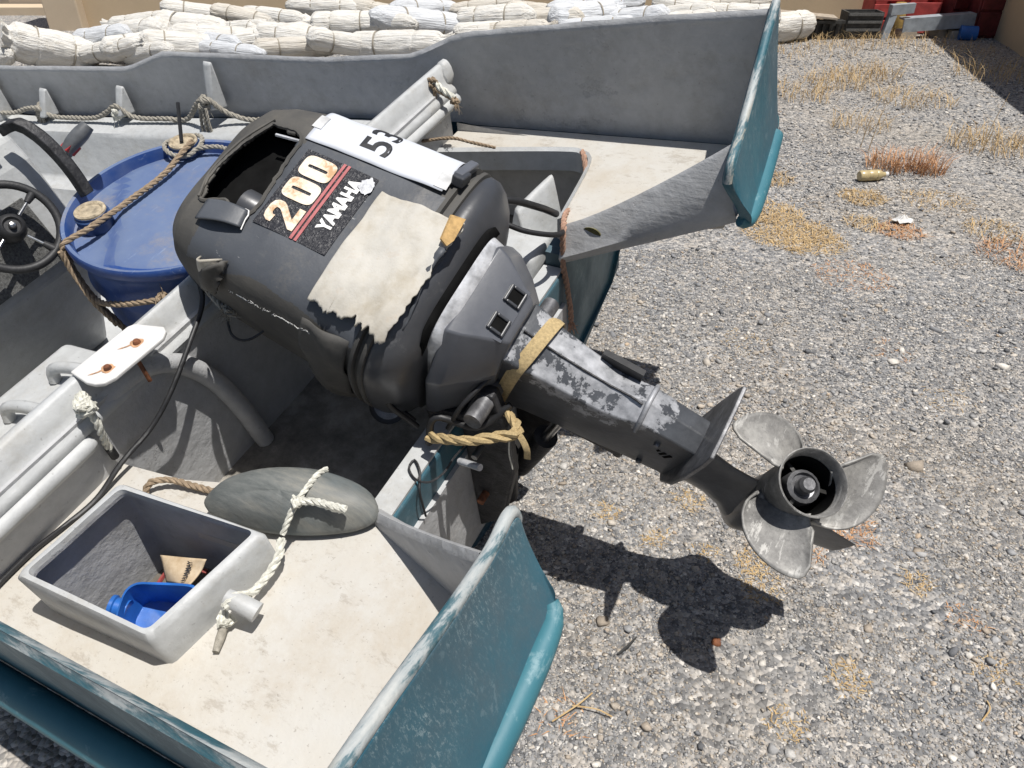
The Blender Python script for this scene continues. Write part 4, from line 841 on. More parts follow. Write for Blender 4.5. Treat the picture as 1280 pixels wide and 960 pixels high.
def build_drum():
    c = V(-.975, .065, .815); r = .305
    ax = V(.05, -.02, 1.); ax /= np.linalg.norm(ax); Md = orient(c, ax, (1, 0, 0)); t = thing('plastic_drum', 'large blue plastic drum with two bungs and rope across its lid', 'drum', tuple(c-ax*.62), B)
    H_ = -.62
    prof = [(0, H_), (r*.90, H_), (r*.93, H_+.02), (r*.93, H_+.2), (r*.955, H_+.23), (r*.93, H_+.26), (r*.93, -.16), (r*.965, -.13), (r*.93, -.10), (r*.935, -.055), (r*.955, -.03), (r*.985, -.022), (r, -.012), (r, .008), (r*.985, .014), (r*.955, .012), (r*.94, .0), (r*.93, -.026)]
    link('drum_body', *xf(lathe(prof, 72), Md), M['blue'], t, smooth=40)
    # lid with two raised lobes falling to the bungs
    rg = []; n = 64
    for k in np.linspace(0, 1, 14):
        ring = []
        for a in np.linspace(0, 2*math.pi, n, endpoint=False):
            x, y = k*r*.932*math.cos(a), k*r*.932*math.sin(a); d = abs(x*math.cos(R_(40))+y*math.sin(R_(40)))/r
            z = -.024+.016*min(1, max(0, (.62-d)/.12))*(k < .93)
            ring.append((x, y, z))
        rg.append(ring)
    ld = link('lid', *xf(loft(rg, cap=False), Md), M['blue'], t, smooth=50)
    for bx, by in ((-.165, -.145), (-.165, .22)):
        bm = MBd().add(lathe([(.046, -.03), (.046, .008), (.043, .012), (.0465, .014), (.0465, .020), (.043, .023), (.043, .030), (.036, .034), (.031, .028), (.027, .010), (.0, .008)], 28, c=(bx, by, -.004)))
        bg_ = link('bung', *xf((bm.v, bm.f), Md), M['bluedark'], ld, smooth=35)
        link('bung_sand', *xf(lathe([(.0425, .0295), (.0415, .0345), (.036, .0370), (.031, .033), (.026, .018), (.0, .012)], 24, c=(bx, by, -.004)), Md), M['sand'], bg_)
    # lashing ropes on the drum
    g = 'ropes lashed round the blue drum'
    P = lambda a, h, k=1.0: tuple(c+np.array(Md.to_3x3() @ Vector((r*k*math.cos(R_(a)), r*k*math.sin(R_(a)), h))))
    Q = lambda x, y, h: tuple(c+np.array(Md.to_3x3() @ Vector((x, y, h))))
    lash = [P(-118, -.05, 1.02), P(-117, .012, 1.0), Q(-.12, -.19, .018), Q(-.12, -.05, .012), Q(-.12, .08, .012), Q(-.125, .18, .03), Q(-.13, .225, .036)]
    single('lashing_rope', 'brown twisted rope stretched across the blue drum lid', 'rope', rope(lash, .0085), M['ropeb'], group=None)
    loop = [Q(-.165+.055*math.cos(a), .22+.055*math.sin(a), .018+.006*math.sin(a*2)) for a in np.linspace(0, 2*math.pi, 14)]
    single('rope_loop', 'dark cord looped round the far bung of the blue drum', 'rope', rope(loop+[Q(-.05, .25, .02), Q(.03, .235, .02)], .007), M['ropeg'])
    side = [P(-117, .0, 1.025), P(-114, -.06, 1.03), P(-104, -.13, 1.03), P(-96, -.20, 1.0), P(-90, -.27, .99), P(-88, -.36, .98)]
    single('lashing_rope', 'doubled brown rope running down the side of the blue drum', 'rope', (lambda m: (m.v, m.f))(MBd().add(rope(side, .0085)).add(rope([tuple(np.array(p)+V(.012, -.012, .008)) for p in side[:4]], .0075))), M['ropeb'])
    bandp = [P(-110, -.125, 1.03), P(-98, -.12, 1.03), P(-86, -.10, 1.03), P(-72, -.08, 1.03), P(-58, -.066, 1.035)]
    single('lashing_rope', 'brown rope band tied round the blue drum with a knot', 'rope', (lambda m: (m.v, m.f))(MBd().add(rope(bandp, .0085)).add(rope(knot(P(-58, -.066, 1.05), .016, 12, 3), .006)).add(fray(P(-57, -.066, 1.06), (.7, -.5, .2), 26, .05, .0012, .5))), M['ropeb'])
    stick = xf(lathe([(.0, 0), (.018, 0), (.020, .01), (.019, .10)], 14), orient(P(-50, -.06, 1.13), (-.75, .55, -.25)))
    o = single('wooden_float', 'stub of tan cork float tied at the side of the blue drum', 'float', stick, M['sand'])
    single('dark_strap', 'thin dark strap standing up from the far bung of the drum', 'strap', tube([Q(-.165, .215, .03), Q(-.185, .25, .07), Q(-.205, .285, .11)], .006, 6), M['black'])
build_drum()

def build_ropes():
    # white rope knotted over the ridge, taped end
    w = thing('white_mooring_rope', 'short white rope knotted on the ridge with black taped end', 'rope', (-.58, -.605, .80), B)
    link('knot', *rope(knot((-.592, -.600, .838), .017, 13, 1), .0085), M['ropew'], w)
    link('rope_tail', *rope([(-.588, -.60, .825), (-.578, -.604, .795), (-.582, -.608, .76), (-.592, -.609, .725), (-.596, -.608, .70)], .0085), M['ropew'], w)
    link('taped_end', *tube([(-.596, -.608, .704), (-.598, -.608, .672)], .0095, 10), M['black'], w)
    single('black_cable', 'thin black cable snaking from under the cowling down onto the near deck', 'cable', tube([(-.62, -.21, .86), (-.60, -.243, .82), (-.57, -.333, .79), (-.555, -.443, .735), (-.565, -.521, .69), (-.575, -.614, .668), (-.58, -.697, .640), (-.59, -.775, .639), (-.602, -.84, .640), (-.605, -.90, .640), (-.603, -.96, .642)], .0062, 8, step=.012), M['black'])
    single('brown_rope', 'short brown rope lying between the bulkhead and the hatch coaming', 'rope', rope([(-.475, -.652, .655), (-.469, -.628, .672), (-.436, -.606, .672), (-.377, -.596, .67), (-.29, -.585, .676), (-.2, -.56, .69)], .0075), M['ropeb'])
    # small white lashing under the cowl
    single('white_lashing', 'frayed white cord ends tied under the near edge of the cowling', 'cord', (lambda m: (m.v, m.f))(MBd().add(rope([(-.63, -.19, .865), (-.60, -.215, .87), (-.56, -.235, .85), (-.52, -.25, .84)], .008)).add(rope(knot((-.505, -.25, .835), .011, 8, 6), .0045)).add(fray((-.505, -.255, .832), (.2, -.8, -.3), 16, .035, .0012, .6))), M['ropeg'])
    single('black_lead', 'thin black lead drooping below the near side of the cowling', 'cable', tube([(-.515, -.25, .83), (-.48, -.285, .80), (-.44, -.27, .79), (-.38, -.20, .83)], .0032, 6), M['black'])
    # round float lying on the deck edge, with its lanyard
    f = thing('half_float', 'weathered grey domed float half with white lanyard lying on the near deck edge', 'float', (-.06, -.59, .70), B)
    cx, cy = -.116, -.578; ux = V(.178, .052, .010); uy_ = V(-.018, .074, .018); rg = []
    N = 48
    def fl(k, a, dz): 
        ca, sa = math.cos(a), math.sin(a); p = V(cx, cy, .737)+ux*k*ca+uy_*k*sa*(1.05 if sa > 0 else .66); return p+V(0, 0, dz)
    prof = [(.98, -.026), (1.0, -.024), (1.0, -.014), (.97, -.009), (.91, .002), (.8, .016), (.6, .030), (.4, .038), (.2, .042), (.02, .043)]
    rg = [[fl(k, a, z+.003*noise.noise((math.cos(a)*2, math.sin(a)*2, k*3))) for a in np.linspace(0, 2*math.pi, N, endpoint=False)] for k, z in prof]
    link('dome', *loft(rg), M['lid'], f, smooth=50)
    link('lanyard', *rope([(-.074, -.492, .762), (-.070, -.52, .780), (-.066, -.56, .787), (-.066, -.595, .782), (-.068, -.622, .766), (-.072, -.642, .745)], .0062), M['ropew'], f)
    link('lanyard_knot', *rope(knot((-.062, -.592, .790), .009, 9, 4), .006), M['ropew'], f)
    link('lanyard_tail', *rope([(-.058, -.59, .790), (-.032, -.578, .792), (-.004, -.572, .788), (.028, -.562, .780)], .0078, 3, 5), M['ropew'], f)
    t = thing('peg_rope', 'white rope from the float tied at a peg with dark whipped end', 'rope', (-.09, -.78, .69), B)
    link('rope_tail', *rope([(-.068, -.652, .748), (-.054, -.680, .738), (-.054, -.72, .728), (-.058, -.76, .730), (-.062, -.785, .758), (-.068, -.806, .752)], .0085), M['ropew'], t)
    link('knot', *rope(knot((-.077, -.815, .715), .010, 9, 5), .0068), M['ropew'], t)
    link('whipped_end', *tube([(-.077, -.822, .706), (-.072, -.842, .698), (-.062, -.866, .698)], [.0075, .0085, .006], 10), M['ropeg'], t)
    # mooring line slung along the far bulwark knees
    far = [(-2.85, .70, .46), (-2.70, .715, .465), (-2.62, .725, .49), (-2.54, .735, .50), (-2.49, .74, .47), (-2.38, .755, .462), (-2.25, .765, .485), (-2.18, .77, .515), (-2.11, .77, .55), (-2.06, .785, .51), (-1.98, .80, .488), (-1.88, .82, .487), (-1.78, .83, .515), (-1.65, .82, .63), (-1.58, .845, .575), (-1.50, .86, .535), (-1.40, .87, .52)]
    far = [(x, min(y, hbm(x)-.07), max(z+.02, ledge(x)+.016)) for x, y, z in far]
    single('mooring_line', 'dark weathered rope slung between the knees of the far bulwark', 'rope', rope(far, .010, 3, 7, 6), M['ropeg'])
    for i, (p, l) in enumerate((((-2.56, .73, .50), 'tangled pale rope hitch on the far bulwark knee beside the console'), ((-2.12, .77, .54), 'small pale rope hitch on the middle knee of the far bulwark'), ((-1.65, .825, .63), 'thick rope hitch with hanging tails on the tall far bulwark knee'))):
        m = MBd().add(rope(knot(p, .022, 14, 10+i), .009)); m.add(fray(p, (.1, -.2, -1), 10, .06, .0015, .3))
        if i != 1:
            for k in range(3): m.add(rope([np.array(p)+V(.015*k-.015, -.02, -.01), np.array(p)+V(.02*k-.02, -.035, -.07), np.array(p)+V(.022*k-.03, -.045, -.14-.03*k)], .0065))
        single('rope_hitch', l, 'rope', (m.v, m.f), M['ropeg'] if i != 1 else M['ropew'])
    # far end of the ridge: white hitch with brown tails, and the brown tie line
    m = MBd().add(rope([(-.625, .885, .835), (-.595, .875, .822), (-.57, .875, .808), (-.555, .88, .795)], .011))
    single('white_hitch', 'white rope toggle with dark seizing on the far end of the ridge', 'rope', (m.v, m.f), M['ropew'])
    m = MBd().add(rope(knot((-.625, .878, .838), .013, 8, 21)+knot((-.552, .875, .79), .013, 8, 22), .006)).add(rope([(-.62, .87, .825), (-.617, .865, .79), (-.618, .86, .755)], .006)).add(fray((-.618, .86, .755), (0, -.3, -1), 22, .045, .0012, .35)).add(fray((-.545, .87, .785), (.4, -.3, -.7), 14, .035, .0012, .4))
    single('brown_tails', 'brown frayed cord tails hanging from the white toggle on the ridge', 'cord', (m.v, m.f), M['ropeb'])
    single('tie_line', 'thin brown line stretched from the cowling to the far deck', 'rope', rope([(-.70, .70, .70), (-.60, .755, .705), (-.52, .78, .715), (-.46, .80, .70), (-.40, .845, .668)], .0055), M['ropeb'])
    # stern line through the far wing eye
    wing = [(-.105, .865, .70), (-.085, .835, .70), (-.062, .79, .665), (-.05, .72, .645), (-.035, .63, .668), (-.018, .54, .70), (.004, .48, .70), (.006, .468, .66), (.004, .47, .58), (.012, .475, .50), (.02, .475, .42), (.022, .474, .37)]
    m = MBd().add(rope(wing, .0085)).add(fray((.022, .474, .372), (.1, -.2, -1), 26, .05, .0014, .35))
    single('stern_line', 'pinkish brown rope threaded over the far wing with frayed end', 'rope', (m.v, m.f), M['roper'])
    for pts, r, l in (([(-.22, .24, .84), (-.16, .30, .86), (-.10, .38, .83), (-.06, .47, .76), (-.05, .55, .69)], .010, 'thick black control cable running from the motor into the far well'), ([(-.20, .26, .80), (-.12, .32, .80), (-.05, .36, .76), (.0, .42, .72), (.005, .475, .695), (-.01, .50, .70)], .0075, 'black cable hooked over the far corner of the motor notch'), ([(-.16, .20, .82), (-.08, .24, .80), (-.02, .25, .75), (.02, .22, .69), (.03, .17, .65)], .0085, 'black hose curving down beside the motor apron')):
        single('control_cable', l, 'cable', tube(pts, r, 10, step=.012), M['black'])
    single('wire_loop', 'thin grey wire looped over the transom edge', 'wire', tube([(.075, -.20, .60), (.05, -.245, .57), (.046, -.29, .563), (.028, -.325, .562), (-.005, -.33, .562), (-.035, -.31, .562), (-.035, -.285, .563), (-.005, -.31, .564), (.012, -.345, .548), (.014, -.35, .50), (.016, -.352, .455)], .0028, 6, step=.008), M['chassis'])
    o = single('water_weed', 'dried olive weed patch stuck on the outside of the far wing', 'weed', (lambda P: loft(P, cap=True))([[(.075+.030*math.cos(a)*(1+.3*noise.noise((a, 1, 1))), .497+.024*.18, .69+.016*math.sin(a)*(1+.3*noise.noise((a, 2, 4)))) for a in np.linspace(0, 2*math.pi, 18, endpoint=False)], [(.075+.028*math.cos(a), .508, .69+.014*math.sin(a)) for a in np.linspace(0, 2*math.pi, 18, endpoint=False)]]), simple('olive_weed', (.10, .09, .03), .7, 0, .5, 50, .5))
build_ropes()

def build_hatch_contents():
    # blue plastic scoop cut from a can
    def sq(rx, ry, h, dx=0, dy=0, e=3.6): return [(dx+math.copysign(abs(math.cos(a))**(2/e), math.cos(a))*rx, dy+math.copysign(abs(math.sin(a))**(2/e), math.sin(a))*ry, h) for a in np.linspace(0, 2*math.pi, 36, endpoint=False)]
    t = thing('blue_can', 'dented blue plastic can cut open, lying in the deck locker', 'can', (-.26, -.79, .49), B)
    Mx = orient((-.318, -.822, .497), (.22, -.16, .95), (.92, .40, -.2)) @ Matrix.Scale(1.2, 4)
    cr = lambda x, y: .006*noise.noise((x*30, y*30, 2))
    body = [[(x+cr(y, h), y+cr(x, h), h+.35*x*(h > .05)+cr(x, y)) for x, y, h in sq(rx, ry, hh, dx, dy, 5.5)] for rx, ry, hh, dx, dy in ((.052, .036, 0, 0, 0), (.060, .043, .010, 0, 0), (.064, .046, .06, .003, 0), (.070, .047, .10, .006, .002), (.066, .043, .101, .006, .002), (.060, .041, .06, .003, 0), (.052, .037, .016, 0, 0), (.003, .003, .014, 0, 0))]
    link('can_body', *xf(loft(body), Mx), M['bluejug'], t); link('can_neck', *xf(lathe([(.016, .0), (.016, .022), (.019, .024), (.019, .03), (.014, .031), (.013, .01), (0, .01)], 18, c=(0, 0, 0)), Mx @ orient((-.058, .01, .05), (-1, .1, .1), (0, 0, 1))), M['bluejug'], t)
    t = thing('torn_carton', 'torn tan cardboard flap with black YAMALU lettering in the open locker', 'cardboard', (-.24, -.73, .56), B)
    A, Bq, C, D = V(-.375, -.735, .605), V(-.255, -.712, .635), V(-.262, -.765, .615), V(-.335, -.772, .58)
    def q(s, t_, o=0): p = A*(1-s)*(1-t_)+Bq*s*(1-t_)+C*s*t_+D*(1-s)*t_; n = np.cross(D-A, Bq-A); n /= np.linalg.norm(n); n = n if n[2] > 0 else -n; return p+n*(o+.008*math.sin(s*5)*math.sin(t_*3))
    fl = link('flap', *grid([[q(i/14+.02*noise.noise((j, 0, 0))*(i in (0, 14)), j/10) for j in range(11)] for i in range(15)]), M['carton'], t); mm = fl.modifiers.new('th', 'SOLIDIFY'); mm.thickness = .003
    v2, f2 = text_mesh('YAMALU', .022, .0008); link('lettering', [q(.74-y*6.5, .5+x*9.0, .006) for x, y in v2], f2, M['ink'], fl, smooth=None)
    link('fold', *grid([[q(.0, j/6)+V(-.0, 0, 0)*i+V(.012, -.004, -.022)*i for j in range(7)] for i in range(3)]), M['carton'], t)
    single('red_wire', 'dusty red and white wire loop in the open locker', 'wire', (lambda m: (m.v, m.f))(MBd().add(tube([(-.38, -.83, .50), (-.375, -.79, .54), (-.36, -.745, .57), (-.33, -.725, .58), (-.28, -.715, .57)], .005, 6)).add(tube([(-.37, -.845, .49), (-.345, -.835, .50), (-.35, -.80, .52)], .005, 6))), M['redwire'])
    single('white_hose', 'pale plastic hose curled behind the carton in the locker', 'hose', tube([(-.24, -.715, .60), (-.19, -.71, .635), (-.14, -.71, .63), (-.12, -.715, .58)], .006, 8), M['bone'])
    for i, (a, b, l) in enumerate((((-.345, -.86, .492), (-.20, -.872, .50), 'grey weathered stick on the bottom of the open locker'), ((-.23, -.875, .50), (-.14, -.80, .52), 'short grey stick leaning in the near corner of the locker'))):
        single('wood_stick', l, 'stick', tube([a, tuple((np.array(a)+np.array(b))/2+V(0, 0, .006)), b], [.011, .014, .010], 7), M['timber'])
    single('white_rag', 'crumpled pale rag beside the blue can in the locker', 'rag', (lambda rg: loft(rg))([[(-.33+.03*k*math.cos(a)*(1+.4*noise.noise((a, k, 0))), -.83+.024*k*math.sin(a), .485+.02*(1-k)+.008*noise.noise((a*2, k*3, 2))) for a in np.linspace(0, 2*math.pi, 16, endpoint=False)] for k in (1, .9, .7, .4, .1)]), M['sack'])
build_hatch_contents()

def build_cockpit_bits():
    # tan cushion and dark mat on the locker, green tray on the console
    rg = [[(-1.02+.17*k*math.copysign(abs(math.cos(a))**.5, math.cos(a)), -.80+.13*k*math.copysign(abs(math.sin(a))**.5, math.sin(a)), z+.06*(-1.0+1.02)) for a in np.linspace(0, 2*math.pi, 32, endpoint=False)] for k, z in ((.96, .615), (1, .635), (1, .66), (.94, .68), (.7, .69), (.02, .692))]
    single('tan_cushion', 'sun bleached tan cushion lying on the white thwart locker', 'cushion', loft(rg), M['tan'])
    P = [[(x, y, .662+.006*noise.noise((x*20, y*20, 0))+.14*(x+.80)) for y in np.linspace(-.90, -.79, 6)] for x in np.linspace(-.82, -.70, 6)]
    o = single('rubber_mat', 'small rough grey mat scrap beside the ridge', 'mat', grid(P), M['mat']); s = o.modifiers.new('t', 'SOLIDIFY'); s.thickness = .012
    g = thing('green_tray', 'green plastic tray standing on the console top', 'tray', (-1.44, -.22, 1.0), B)
    link('tray_side', *hexa([(-1.50, -.42, .995), (-1.375, -.42, .985), (-1.375, -.10, .985), (-1.50, -.10, .995), (-1.51, -.43, 1.035), (-1.365, -.43, 1.03), (-1.365, -.09, 1.03), (-1.51, -.09, 1.035)]), M['green'], g, smooth=None)
    link('tray_lining', *box(-1.50, -1.372, -.42, -.10, 1.034, 1.039), M['bone'], g, smooth=None)
build_cockpit_bits()

# ============================================================ the yard: bundles, scrap, litter, grass, stones
CP, SP = math.cos(R_(34.02)), math.sin(R_(34.02))
def at(u, v, y): # where the line of sight through photo point (u, v) stands at depth y: used only to lay the heap out
    a, b = (u-640)/962.7, -(v-480)/962.7; d = V(a, CP+b*SP, -SP+b*CP); return V(0, 0, CAM_H)+d*(y/d[1])
def build_sacks():
    protos = []
    for k in range(6):
        g = np.random.default_rng(40+k); rg = []; n = 40; m = 46; folds = g.integers(7, 12)
        open_end = k % 2
        for i in range(m+1):
            t = i/m; x = t-.5
            end = min(t, 1-t); body = 1-.10*abs(2*t-1)**2
            neck = 1.0
            if t < .10: neck = .35+.65*math.sin(min(1, t/.10)*math.pi/2)
            if t > .84: neck = (.62+.38*math.cos((t-.84)/.08*math.pi/2) if t < .92 else .62+.25*(t-.92)/.08) if open_end else (.40+.60*math.sin(min(1, (1-t)/.16)*math.pi/2))
            tie = 1-.07*math.exp(-((t-.28)/.018)**2)-.07*math.exp(-((t-.66)/.018)**2)
            ring = []
            for j in range(n):
                a = 2*math.pi*j/n
                amp = .015+.10*math.exp(-end/.07)+(.10*max(0, (t-.84)/.16) if open_end else 0)
                f_ = amp*math.sin(a*folds+2*math.sin(t*9+k))+.05*noise.noise((math.cos(a)*1.3, math.sin(a)*1.3, t*4+k*7))+.035*noise.noise((math.cos(a)*3, math.sin(a)*3, t*9+k*3))+.02*noise.noise((a*2.2, t*22, k))
                rr = body*neck*tie*(1+f_)
                ring.append((x+.012*noise.noise((a, t*3, k)), rr*math.cos(a), rr*math.sin(a)*.88+.10*noise.noise((t*2, k, 0))))
            rg.append(ring)
        protos.append((loft(rg), [[(t-.5, 1.0*math.cos(a)*(.925*(1-.1*abs(2*t-1)**2))*1.02, .90*math.sin(a)*(.925)*1.02) for a in np.linspace(0, 2*math.pi, 25)] for t in (.28, .66)]))
    spec = [((205, 8), (300, 24), 10), ((200, 26), (285, 40), 13), ((104, 50), (150, 44), 11), ((150, 32), (203, 25), 10), ((155, 45), (203, 38), 13), ((120, 67), (168, 58), 12), ((165, 70), (203, 65), 10), ((205, 55), (258, 60), 12), ((245, 50), (295, 57), 10), ((286, 17), (330, 26), 9), ((316, 20), (368, 26), 10), ((280, 40), (335, 36), 10),
            ((297, 52), (384, 40), 12), ((320, 62), (425, 56), 11), ((262, 60), (315, 66), 10), ((398, 32), (465, 30), 13), ((378, 9), (434, 12), 10), ((425, 6), (474, 16), 10), ((436, 31), (517, 31), 11), ((442, 56), (560, 56), 14), ((468, 20), (578, 34), 12), ((565, 14), (650, 2), 8), ((575, 28), (665, 22), 13), ((575, 40), (645, 36), 9), ((690, 10), (800, 3), 10), ((690, 24), (772, 18), 12), ((755, 28), (830, 20), 12), ((806, 22), (890, 14), 10), ((832, 4), (892, 14), 9), ((880, 7), (962, 5), 10), ((945, 40), (1012, 33), 13), ((16, 50), (105, 72), 18),
            ((500, 10), (560, 12), 9), ((650, 26), (715, 24), 10), ((-30, 62), (8, 68), 12), ((330, 45), (400, 52), 12), ((400, 50), (470, 60), 12), ((600, 45), (690, 40), 12), ((700, 40), (790, 34), 12), ((800, 36), (900, 28), 12), ((230, 44), (300, 48), 11), ((640, 12), (700, 16), 9), ((890, 20), (960, 22), 11), ((150, 60), (215, 52), 11)]
    labels = ('white cloth bundle rolled and tied, heaped behind the boat',)
    for i, (a, b, rp) in enumerate(spec):
        vm = (a[1]+b[1])/2; dep = float(np.interp(vm, [0, 25, 45, 70], [9.15, 8.7, 8.15, 7.6]))
        if i == 30: dep = 9.15
        jit = rng.uniform(-.22, .22)
        p0, p1 = at(*a, dep-jit), at(*b, dep+jit); L_ = np.linalg.norm(p1-p0); r = rp*dep*1.05/962.7*1.10*rng.uniform(.9, 1.18); L_ = max(L_, .74)*1.1
        c = (p0+p1)/2; c[2] = max(c[2], r*.85); d = (p1-p0)/np.linalg.norm(p1-p0)
        if rng.random() < .5: d = -d
        (vf, ties) = protos[i % 6]
        k = i % 6
        Mx = orient(c, np.cross(d, np.cross(V(0, 0, 1), d)), d) @ Matrix.Rotation(rng.uniform(0, 6.28), 4, 'X')
        Sc = Matrix.Diagonal((L_, r, r, 1))
        mat = M['sack2'] if i in (2, 25, 26, 24) else M['sack']
        o = link('cloth_bundle', *vf, mat, smooth=70) if i < 6 else protos_o[k].copy()
        if i < 6:
            if i == 0: protos_o = []
            protos_o.append(o)
            for tpts in ties: link('tie_cord', *xf(tube(tpts, .009, 5, smooth=False), Matrix.Identity(4)), M['cord'], o)
        else:
            col.objects.link(o)
            for ch in list(protos_o[k].children):
                cc = ch.copy(); col.objects.link(cc); cc.parent = o
        if i >= 6 and (mat is M['sack2'] or i % 4 == 1):
            o.data = o.data.copy(); o.data.materials[0] = mat if mat is M['sack2'] else M['sack3']
        o.matrix_world = Mx @ Sc
        lb = labels[0]
        if mat is M['sack2']: lb = 'bluish white cloth bundle tied with cord among the cream bundles'
        elif i >= 6 and i % 4 == 1: lb = 'dirt stained cream cloth bundle tied with cord in the heap'
        if i == 30: lb = 'single white cloth bundle on the gravel beside the scrap boards'
        if i == 31: lb = 'fattest white cloth bundle with a puckered end beside the house'
        tag(o, lb, 'bundle', 'white cloth bundles heaped behind the boat')
build_sacks()

def build_scrap():
    def pt(u, v, y=9.4): return at(u, v, y)
    gz = 0.0
    o = link('loose_board', *box(-.55, .12, -.11, .11, .18, .205), M['timber'], None, Matrix.Translation((3.45, 9.35, 0.03)) @ Matrix.Rotation(R_(-8), 4, 'Z') @ Matrix.Rotation(R_(4), 4, 'Y'), smooth=None); tag(bevel(o, .004), 'pale weathered board lying on dark scrap beside the wall', 'board')
    t = thing('scrap_frame', 'dark broken metal frame with bars standing by the wall', 'scrap', (3.55, 9.35, 0))
    for i in range(5): link('bar', *box(3.30+i*.075, 3.325+i*.075, 9.30, 9.33, 0, .20), M['scrap'], t, smooth=None)
    link('rail', *box(3.26, 3.68, 9.27, 9.30, .16, .19), M['scrap'], t, smooth=None); link('back_plate', *box(3.26, 3.68, 9.345, 9.36, 0, .19), M['scrap'], t, smooth=None)
    t = thing('dark_crate', 'dark plastic crate with dry weeds growing through it', 'crate', (3.9, 9.4, 0))
    link('crate_side', *box(3.72, 4.08, 9.30, 9.32, .02, .27), M['scrap'], t, smooth=None); link('crate_side', *box(3.72, 4.08, 9.50, 9.52, .02, .27), M['scrap'], t, smooth=None)
    link('crate_end', *box(3.70, 3.72, 9.30, 9.52, .02, .27), M['scrap'], t, smooth=None); link('crate_end', *box(4.08, 4.10, 9.30, 9.52, .02, .27), M['scrap'], t, smooth=None); link('crate_floor', *box(3.72, 4.08, 9.32, 9.50, .02, .04), M['scrap'], t, smooth=None)
    for z in (.08, .16, .235): link('crate_rib', *box(3.71, 4.09, 9.285, 9.299, z, z+.025), M['mat'], t, smooth=None)
    t = thing('steel_channel', 'long grey blue steel channel resting on stones by the red cabinet', 'channel', (4.8, 9.35, .1))
    Mx = Matrix.Translation((4.72, 9.30, .165)) @ Matrix.Rotation(R_(-4), 4, 'Y')
    for x0, x1, y0, y1, z0, z1, n in ((-.39, .39, -.02, 0, -.07, .07, 'web'), (-.39, .39, 0, .12, .052, .07, 'flange'), (-.39, .39, 0, .12, -.07, -.052, 'flange')): link(n, *xf(box(x0, x1, y0, y1, z0, z1), Mx), M['concrete'], t, smooth=None)
    for x in (4.42, 4.98): tag(bevel(link('concrete_block', *box(x-.09, x+.09, 9.28, 9.46, -.02, .085), M['stone'], smooth=None), .015), 'rough stone block propping the steel channel', 'block', 'blocks under the steel channel')
    t = thing('bent_channel', 'short bent grey steel channel leaning beside the crate', 'channel', (4.2, 9.3, 0))
    link('upright', *hexa([(4.10, 9.24, 0), (4.17, 9.24, 0), (4.17, 9.32, 0), (4.10, 9.32, 0), (4.15, 9.27, .24), (4.23, 9.27, .24), (4.23, 9.35, .24), (4.15, 9.35, .24)]), M['concrete'], t, smooth=None)
    link('arm', *hexa([(4.155, 9.262, .242), (4.42, 9.30, .262), (4.42, 9.36, .262), (4.155, 9.36, .242), (4.155, 9.262, .345), (4.42, 9.30, .36), (4.42, 9.36, .36), (4.155, 9.36, .345)]), M['concrete'], t, smooth=None)
    tag(link('yellow_post', *lathe([(.07, 0), (.075, .02), (.07, .32), (.05, .34), (0, .34)], 14, c=(4.36, 9.52, 0)), simple('ochre_post', (.30, .2, .06), .7)), 'short ochre post behind the steel channels', 'post')
    def crate(name, lb, x, y, w, d, h, mat, rz=0, z0=0):
        t = thing(name, lb, 'crate', (x, y, z0)); Mx = Matrix.Translation((x, y, z0)) @ Matrix.Rotation(R_(rz), 4, 'Z')
        for i in range(3):
            z = h*(i/3); bevel(link('slat', *xf(box(-w/2, w/2, -d/2-.01, -d/2+.01, z+.015, z+h/3-.015), Mx), mat, t, smooth=None), .004)
        link('side', *xf(box(-w/2, -w/2+.02, -d/2+.012, d/2, 0, h), Mx), mat, t, smooth=None); link('side', *xf(box(w/2-.02, w/2, -d/2+.012, d/2, 0, h), Mx), mat, t, smooth=None); link('back', *xf(box(-w/2+.021, w/2-.021, d/2-.02, d/2, 0, h), Mx), mat, t, smooth=None); link('base', *xf(box(-w/2+.021, w/2-.021, -d/2+.011, d/2-.021, 0, .02), Mx), M['scrap'], t, smooth=None)
    crate('red_crate', 'faded red slatted crate behind the bent channel', 4.22, 9.68, .34, .26, .5, M['brightred'], 6)
    crate('red_crate', 'faded red slatted crate behind the long steel channel', 4.66, 9.70, .36, .26, .52, M['brightred'], -4)
    crate('red_crate', 'dusty tilted red crate beside the dark red cabinet', 5.02, 9.66, .30, .3, .40, M['darkred'], 20)
    t = thing('red_cabinet', 'dark red steel cabinet in the corner of the yard walls', 'cabinet', (5.33, 9.5, 0))
    bevel(link('cabinet_body', *box(5.13, 5.53, 9.32, 9.72, .0, 1.1), M['darkred'], t, smooth=None), .01)
    for i in range(4): bevel(link('drawer', *box(5.15, 5.48, 9.295, 9.319, .03+i*.26, .27+i*.26), M['darkred'], t, smooth=None), .008)
    t = thing('blue_tin', 'small bright blue tin lying in front of the red cabinet', 'tin', (5.02, 9.2, 0))
    link('tin_body', *tube([(4.95, 9.22, .075), (5.11, 9.18, .075)], .075, 18, step=.05), M['bluecan'], t); link('tin_rim', *tube([(4.945, 9.222, .075), (4.957, 9.218, .075)], .079, 18, step=.05), M['bluecan'], t)
    # rubble heap: each lump a rock
    for i in range(12):
        x, y = rng.uniform(4.75, 5.15), rng.uniform(9.42, 9.6); r = rng.uniform(.05, .10)
        v, f = ico(r, 60+i); tag(link('rubble_stone', [(p[0]+x, p[1]+y, p[2]+r*.6+rng.uniform(0, .0)) for p in v], f, M['stone'], smooth=30), 'brown rubble stone heaped between the red crates and cabinet', 'stone', 'rubble stones by the red cabinet')
